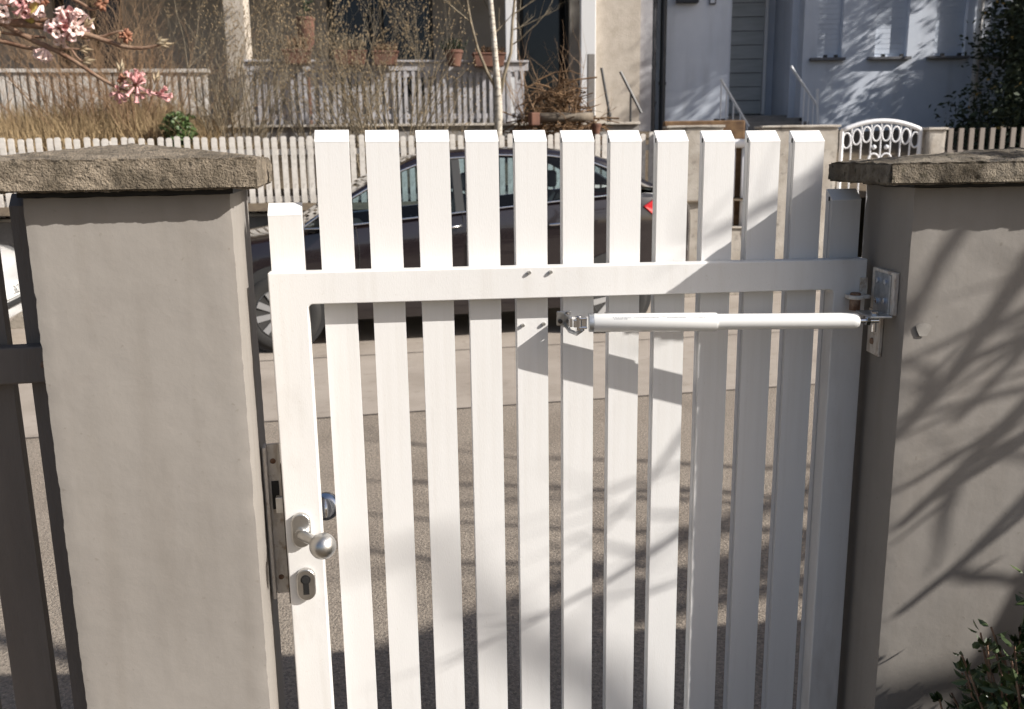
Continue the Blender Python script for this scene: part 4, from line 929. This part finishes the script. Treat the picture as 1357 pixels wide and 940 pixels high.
# ---------------------------------------------------------------- privet at the lower right
def leafy_shrub(name, label, base, center, rad, nstem, leaves, size, mat, seed):
    e = empty(name, base); tag(e, label, 'shrub'); r_ = random.Random(seed); st_ = MB(); lv = MB()
    c0 = Vector(center) - Vector(base)
    for i in range(nstem):
        d = Vector((r_.gauss(0, 1), r_.gauss(0, 1), r_.gauss(0.2, 1))).normalized(); k = r_.random() ** .4
        p1 = c0 + Vector((d.x * rad[0], d.y * rad[1], d.z * rad[2])) * k; p0 = Vector((r_.gauss(0, .04), r_.gauss(0, .04), 0)) + Vector((c0.x * .7, c0.y * .7, 0))
        mid = p0.lerp(p1, .55) + Vector((r_.gauss(0, .02), r_.gauss(0, .02), .05)); pts = [p0, mid, p1]
        st_.tube(pts, [.006, .004, .0015], 4, False)
        td = (p1 - mid).normalized(); 
        for s2 in range(leaves):
            t_ = 1 - r_.random() ** 1.4 * .75; c_ = mid.lerp(p1, t_); a = (td * .5 + Vector((r_.gauss(0, 1), r_.gauss(0, 1), r_.gauss(.2, .8)))).normalized(); b_ = a.cross(Vector((r_.gauss(0, .5), r_.gauss(0, .5), 1))).normalized(); n_ = a.cross(b_); s_ = size * r_.uniform(.6, 1.2); c_ = c_ + a * .004
            w_ = s_ * .27; f_ = n_ * s_ * .10
            lv.add([c_, c_ + a * s_ * .3 + b_ * w_ * .85 + f_, c_ + a * s_ * .65 + b_ * w_ * .8 + f_, c_ + a * s_, c_ + a * s_ * .65 - b_ * w_ * .8 + f_, c_ + a * s_ * .3 - b_ * w_ * .85 + f_, c_ + a * s_ * .5], [(0, 1, 6), (1, 2, 6), (2, 3, 6), (3, 4, 6), (4, 5, 6), (5, 0, 6)])
    st_.build('stems', MT['branch'], e, fix=False); lv.build('foliage', mat, e, fix=False); return e
leafy_shrub('privet_shrub', 'dark green small leaved shrub before the right pillar at the lower right corner', (.87, 1.16, 0), (.865, 1.16, .58), (.26, .17, .40), 1100, 24, .021, MT['leaf'], 71)
leafy_shrub('privet_shrub', 'larger small leaved shrub standing further right along the fence', (1.32, 1.1, 0), (1.30, 1.08, .55), (.30, .26, .44), 460, 16, .027, MT['leaf'], 72)

leafy_shrub('privet_shrub', 'low broad small leaved shrub out of view on the right, added to block sky light', (1.05, .62, 0), (1.05, .62, .35), (.30, .28, .34), 300, 14, .027, MT['leaf'], 73)  # unseen shrub, added to keep sky light off the lower right

# ---------------------------------------------------------------- bare tree in the garden, right of the viewer: its shadow falls on gate, pillar and street
bt = empty('bare_tree', (4.3, .45, 0)); tag(bt, 'bare branched garden tree standing to the right of the viewer', 'tree'); o = bt.location
S3 = TO_SUN / TO_SUN.z
def sh(p, t): return Vector(p) + S3 * t - o
q = MB(); q.tube([(0, 0, -.05), (.02, .0, .6), (-.03, .02, 1.3), (-.05, .0, 1.9), (.0, -.05, 2.6), (.1, -.1, 3.4), (.05, -.05, 4.6)], [.13, .105, .095, .085, .07, .055, .02], 12); q.build('trunk', MT['bark'], bt, smooth=True)
q = MB(); r_ = random.Random(81)
TK = [Vector((-.03, .02, 1.3)), Vector((-.05, 0, 1.9)), Vector((0, -.05, 2.6)), Vector((.1, -.1, 3.4))]
def limb(k, pts, r0, r1, twigs=0, tl=.5):
    full = [TK[k]] + pts; n_ = len(full); q.tube(full, [r0 + (r1 - r0) * i / (n_ - 1) for i in range(n_)], 7)
    for i in range(twigs):
        j = r_.randint(1, n_ - 2); s_ = full[j].lerp(full[j + 1], r_.random()); d_ = (full[j + 1] - full[j]).normalized()
        grow(q, r_, s_, d_ + Vector((r_.gauss(0, .6), r_.gauss(0, .6), r_.gauss(.1, .5))), tl * r_.uniform(.5, 1.1), .007, 1, .1, (1, 3), .6)
def gp3(u, z): return gw(u, 0, z)
rp = lambda x, z: prr.location + Vector((x, 0, z))
# thick bough over the pillar's right, several thinner ones above it
limb(0, [sh(rp(.42, 1.05), 0.74), sh(rp(.32, .90), 0.68), sh(rp(.24, .72), 0.62), sh(rp(.17, .58), 0.59), sh(rp(.10, .46), 0.56)], .034, .012, 5, .22)
limb(1, [sh(rp(.40, 1.34), 0.81), sh(rp(.26, 1.16), 0.74), sh(rp(.12, 1.0), 0.68), sh(rp(.02, .90), 0.65)], .018, .006, 8, .26)
limb(1, [sh(rp(.40, 1.60), 0.87), sh(rp(.22, 1.38), 0.78), sh(rp(.09, 1.16), 0.71), sh(rp(.0, 1.05), 0.68)], .017, .006, 8, .3)
limb(1, [sh(rp(.45, 1.22), 0.81), sh(rp(.30, 1.03), 0.74), sh(rp(.14, .84), 0.68), sh(rp(.03, .74), 0.65)], .013, .005, 6, .22)
limb(1, [sh(rp(.42, 1.48), 0.93), sh(rp(.25, 1.26), 0.87), sh(rp(.10, 1.08), 0.81)], .012, .005, 8, .26)
limb(2, [sh(rp(.30, 1.75), 0.99), sh(rp(.15, 1.50), 0.93), sh(rp(.05, 1.34), 0.87), sh(rp(.0, 1.22), 0.87)], .016, .006, 6, .3)
# the curved one that crosses the gate softly
limb(2, [sh(gp3(.62, .36), 3.2), sh(gp3(.52, .56), 3.3), sh(gp3(.36, .66), 3.3), sh(gp3(.26, .77), 3.4), sh(gp3(.22, .86), 3.5), sh(gp3(.12, .83), 3.6)], .03, .008, 2, .3)
# boughs over the street
for yy, x0_, x1_, t0_ in ((2.95, 1.6, -.9, 3.2), (3.3, 1.8, -1.0, 3.5), (3.7, 1.6, -.8, 3.8), (4.2, 1.8, -.6, 4.2), (2.8, 1.3, -.2, 3.0), (3.5, 1.9, -.3, 3.9)):
    pts = [sh((x0_ + (x1_ - x0_) * i / 4, yy + r_.uniform(-.12, .12) + .10 * i, 0), t0_ + .12 * i) for i in range(5)]
    limb(3 if t0_ > 3.4 else 2, pts, .04, .008, 9, .6)
q.build('crown', MT['bark'], bt, smooth=True, fix=False)

# ---------------------------------------------------------------- flowering viburnum, top left
vi = empty('viburnum_shrub', (-1.35, .75, 0)); tag(vi, 'flowering shrub branch with pink blossom clusters in the top left foreground', 'shrub'); o = vi.location
VD = 0.97
def vp(px, py, Y=VD): return at(px, py, Y) - o
def smooth_pts(pts, sub=4):
    out = []; P_ = [pts[0]] + pts + [pts[-1]]
    for i in range(1, len(P_) - 2):
        p0_, p1_, p2_, p3_ = P_[i - 1:i + 3]
        for k in range(sub):
            t = k / sub; out.append(.5 * ((2 * p1_) + (p2_ - p0_) * t + (2 * p0_ - 5 * p1_ + 4 * p2_ - p3_) * t * t + (3 * p1_ - p0_ - 3 * p2_ + p3_) * t ** 3))
    out.append(pts[-1]); return out
q = MB(); root = [Vector((0, 0, 0)), Vector((.02, .03, .5)), Vector((.05, .08, 1.0)), Vector((.15, .18, 1.5))]
def br_(pts, r0, r1):
    pts = smooth_pts([Vector(p) for p in pts]); q.tube(pts, [r0 + (r1 - r0) * i / (len(pts) - 1) for i in range(len(pts))], 8)
br_(root + [vp(-160, 20, .9), vp(-60, 22, .95)], .012, .005)
br_([vp(-60, 22, 0.95), vp(-10, 29), vp(40, 33), vp(70, 38), vp(113, 46), vp(140, 54), vp(165, 62), vp(188, 64), vp(206, 61), vp(220, 57)], .0042, .0011)
br_([vp(-60, 22, 0.95), vp(-5, 28), vp(25, 44), vp(52, 57), vp(77, 69), vp(103, 84), vp(138, 107), vp(172, 122), vp(203, 124)], .0038, .0010)
br_([vp(-70, 40, .94), vp(0, 54), vp(34, 63), vp(63, 66), vp(90, 65), vp(109, 66)], .0030, .0009)
br_([vp(-60, 22, 0.95), vp(0, 30), vp(30, 28), vp(60, 27), vp(80, 30)], .0035, .0020)
br_([vp(109, 50), vp(134, 49), vp(150, 44), vp(163, 41)], .0020, .0010)
br_([vp(92, -4), vp(110, 6), vp(122, 13), vp(134, 8)], .0018, .0010)
br_([vp(95, 66), vp(102, 76), vp(112, 84)], .0014, .0008)
br_([vp(-20, 40), vp(20, 46), vp(60, 50)], .0016, .0012)
q.build('branches', MT['branch'], vi, smooth=True, fix=False)
q = MB(); p_ = smooth_pts([vp(40, 30), vp(44, 18), vp(49, 0), vp(52, -25)]); q.tube(p_, [.0052] * len(p_), 9); q.build('green_shoot', MT['stemgreen'], vi, smooth=True, fix=False)
def floret(mb, p, d, s, open_=1.0):
    d = d.normalized(); u = d.cross(Vector((.3, .5, .8))).normalized(); v = d.cross(u)
    k = 5; ring0 = [p + (u * math.cos(6.283 * i / k) + v * math.sin(6.283 * i / k)) * s * .10 for i in range(k)]
    ring1 = [p + d * s * .95 + (u * math.cos(6.283 * i / k) + v * math.sin(6.283 * i / k)) * s * .16 for i in range(k)]
    mb.add(ring0 + ring1, [(i, (i + 1) % k, k + (i + 1) % k, k + i) for i in range(k)])
    for i in range(k):
        a = 6.283 * (i + .5) / k; rd = u * math.cos(a) + v * math.sin(a); tg = d.cross(rd); c = p + d * s * .95
        o1 = c + rd * s * .14; tip = c + rd * s * (.16 + .34 * open_) + d * s * (.28 - .18 * open_); m_ = (o1 + tip) / 2 + d * s * .07
        mb.add([o1 - tg * s * .08, o1 + tg * s * .08, m_ + tg * s * .17, tip, m_ - tg * s * .17], [(0, 1, 2, 4), (4, 2, 3)])
def cluster(px, py, rpx, n, label, mat, size, seed, open_=1, dirb=(0.3, -.5, .2), flat=1, Y=VD):
    c = vp(px, py, Y); r_ = random.Random(seed); mb = MB(); bud = MB(); rd = rpx / FPX * Y
    for i in range(n):
        d = Vector((r_.gauss(0, 1), r_.gauss(0, 1), r_.gauss(0, 1) * flat)).normalized() + Vector(dirb) * .8; d.normalize()
        base = c + d * rd * r_.uniform(.15, .45); floret(mb, base, d + Vector((r_.gauss(0, .2), r_.gauss(0, .2), r_.gauss(0, .2))), size * r_.uniform(.75, 1.15), open_ * r_.uniform(.6, 1.1))
        bud.tube([c - Vector(dirb) * rd * .4, base], [.0009, .0007], 4, False)
    f_ = mb.build('blossom_cluster', mat, vi, fix=False); f_['label'] = label; bud.build('flower_stalks', MT['budbrown'], f_, fix=False)
cluster(94, 38, 22, 17, 'pale pink open blossom cluster', MT['petal'], .0135, 1, .8, (.9, -.3, .1))
cluster(80, 43, 16, 8, 'pale pink open blossom cluster', MT['petal'], .0125, 7, .8, (.5, -.5, -.3))
cluster(70, 30, 12, 14, 'rose pink tubes behind the open blossoms', MT['petaldark'], .016, 8, .2, (1, -.1, .1))
cluster(60, 64, 7, 6, 'small hanging pale blossom', MT['petal'], .010, 2, .4, (0, -.2, -1.4))
cluster(180, 113, 12, 17, 'rose pink half open blossom cluster', MT['petaldark'], .011, 3, .4, (.6, -.4, .1))
cluster(157, 122, 8, 10, 'darker pink bud cluster', MT['petaldark'], .0085, 4, .3, (-.1, -.5, -.5))
cluster(207, 126, 7, 9, 'slim pink bud cluster at the branch tip', MT['petaldark'], .011, 5, .3, (1.1, -.2, -.25))
cluster(8, 8, 18, 15, 'lilac pink blossom cluster at the picture edge', MT['petal'], .015, 6, .9, (.2, -.5, -.1))
cluster(34, 4, 10, 9, 'rose pink blossom cluster above the green shoot', MT['petaldark'], .014, 9, .7, (.1, -.4, -.6))
cluster(56, 5, 9, 8, 'small pink blossom beside the shoot', MT['petal'], .013, 10, .7, (.3, -.4, -.5))
def budclump(px, py, rpx, n, seed):
    r_ = random.Random(seed); mb = MB(); c = vp(px, py); rd = rpx / FPX * VD
    for i in range(n):
        d = Vector((r_.gauss(0, 1), r_.gauss(0, 1), r_.gauss(0, 1))).normalized(); p = c + d * rd * r_.uniform(.3, .8)
        mb.lathe([(.0003, -.003), (.0016, -.001), (.0018, .001), (.0004, .0036)], p, d, 6)
    mb.build('brown_bud_clump', MT['budbrown'], vi, smooth=True, fix=False)
budclump(166, 48, 9, 26, 1); budclump(135, 5, 8, 22, 2); budclump(160, 104, 5, 10, 3); budclump(59, 1, 5, 10, 4)
def leaftip(px, py, dx, dy, l=.016):
    c = vp(px, py); d = (vp(px + dx, py + dy) - c).normalized(); u = d.cross(Vector((0, 1, 0))).normalized(); mb = MB()
    for k in (-1, 0, 1):
        dd = (d + u * .35 * k + Vector((0, -.3 * abs(k), 0))).normalized(); s_ = l * (1 - .2 * abs(k)); w_ = dd.cross(Vector((0, 1, .2))).normalized() * s_ * .14
        mb.add([c, c + dd * s_ * .5 + w_, c + dd * s_, c + dd * s_ * .5 - w_, c + dd * s_ * .5 + Vector((0, -.0012, 0))], [(0, 1, 4), (1, 2, 4), (2, 3, 4), (3, 0, 4)])
    mb.build('leaf_bud', MT['leaftip'], vi, fix=False)
for a in ((205, 58, 12, -4), (211, 60, 10, -1), (108, 83, 14, -3), (111, 36, 5, -4), (160, 98, 1, -12), (205, 112, 4, -14), (0, 52, -3, -10), (104, 66, 8, 0)): leaftip(*a)
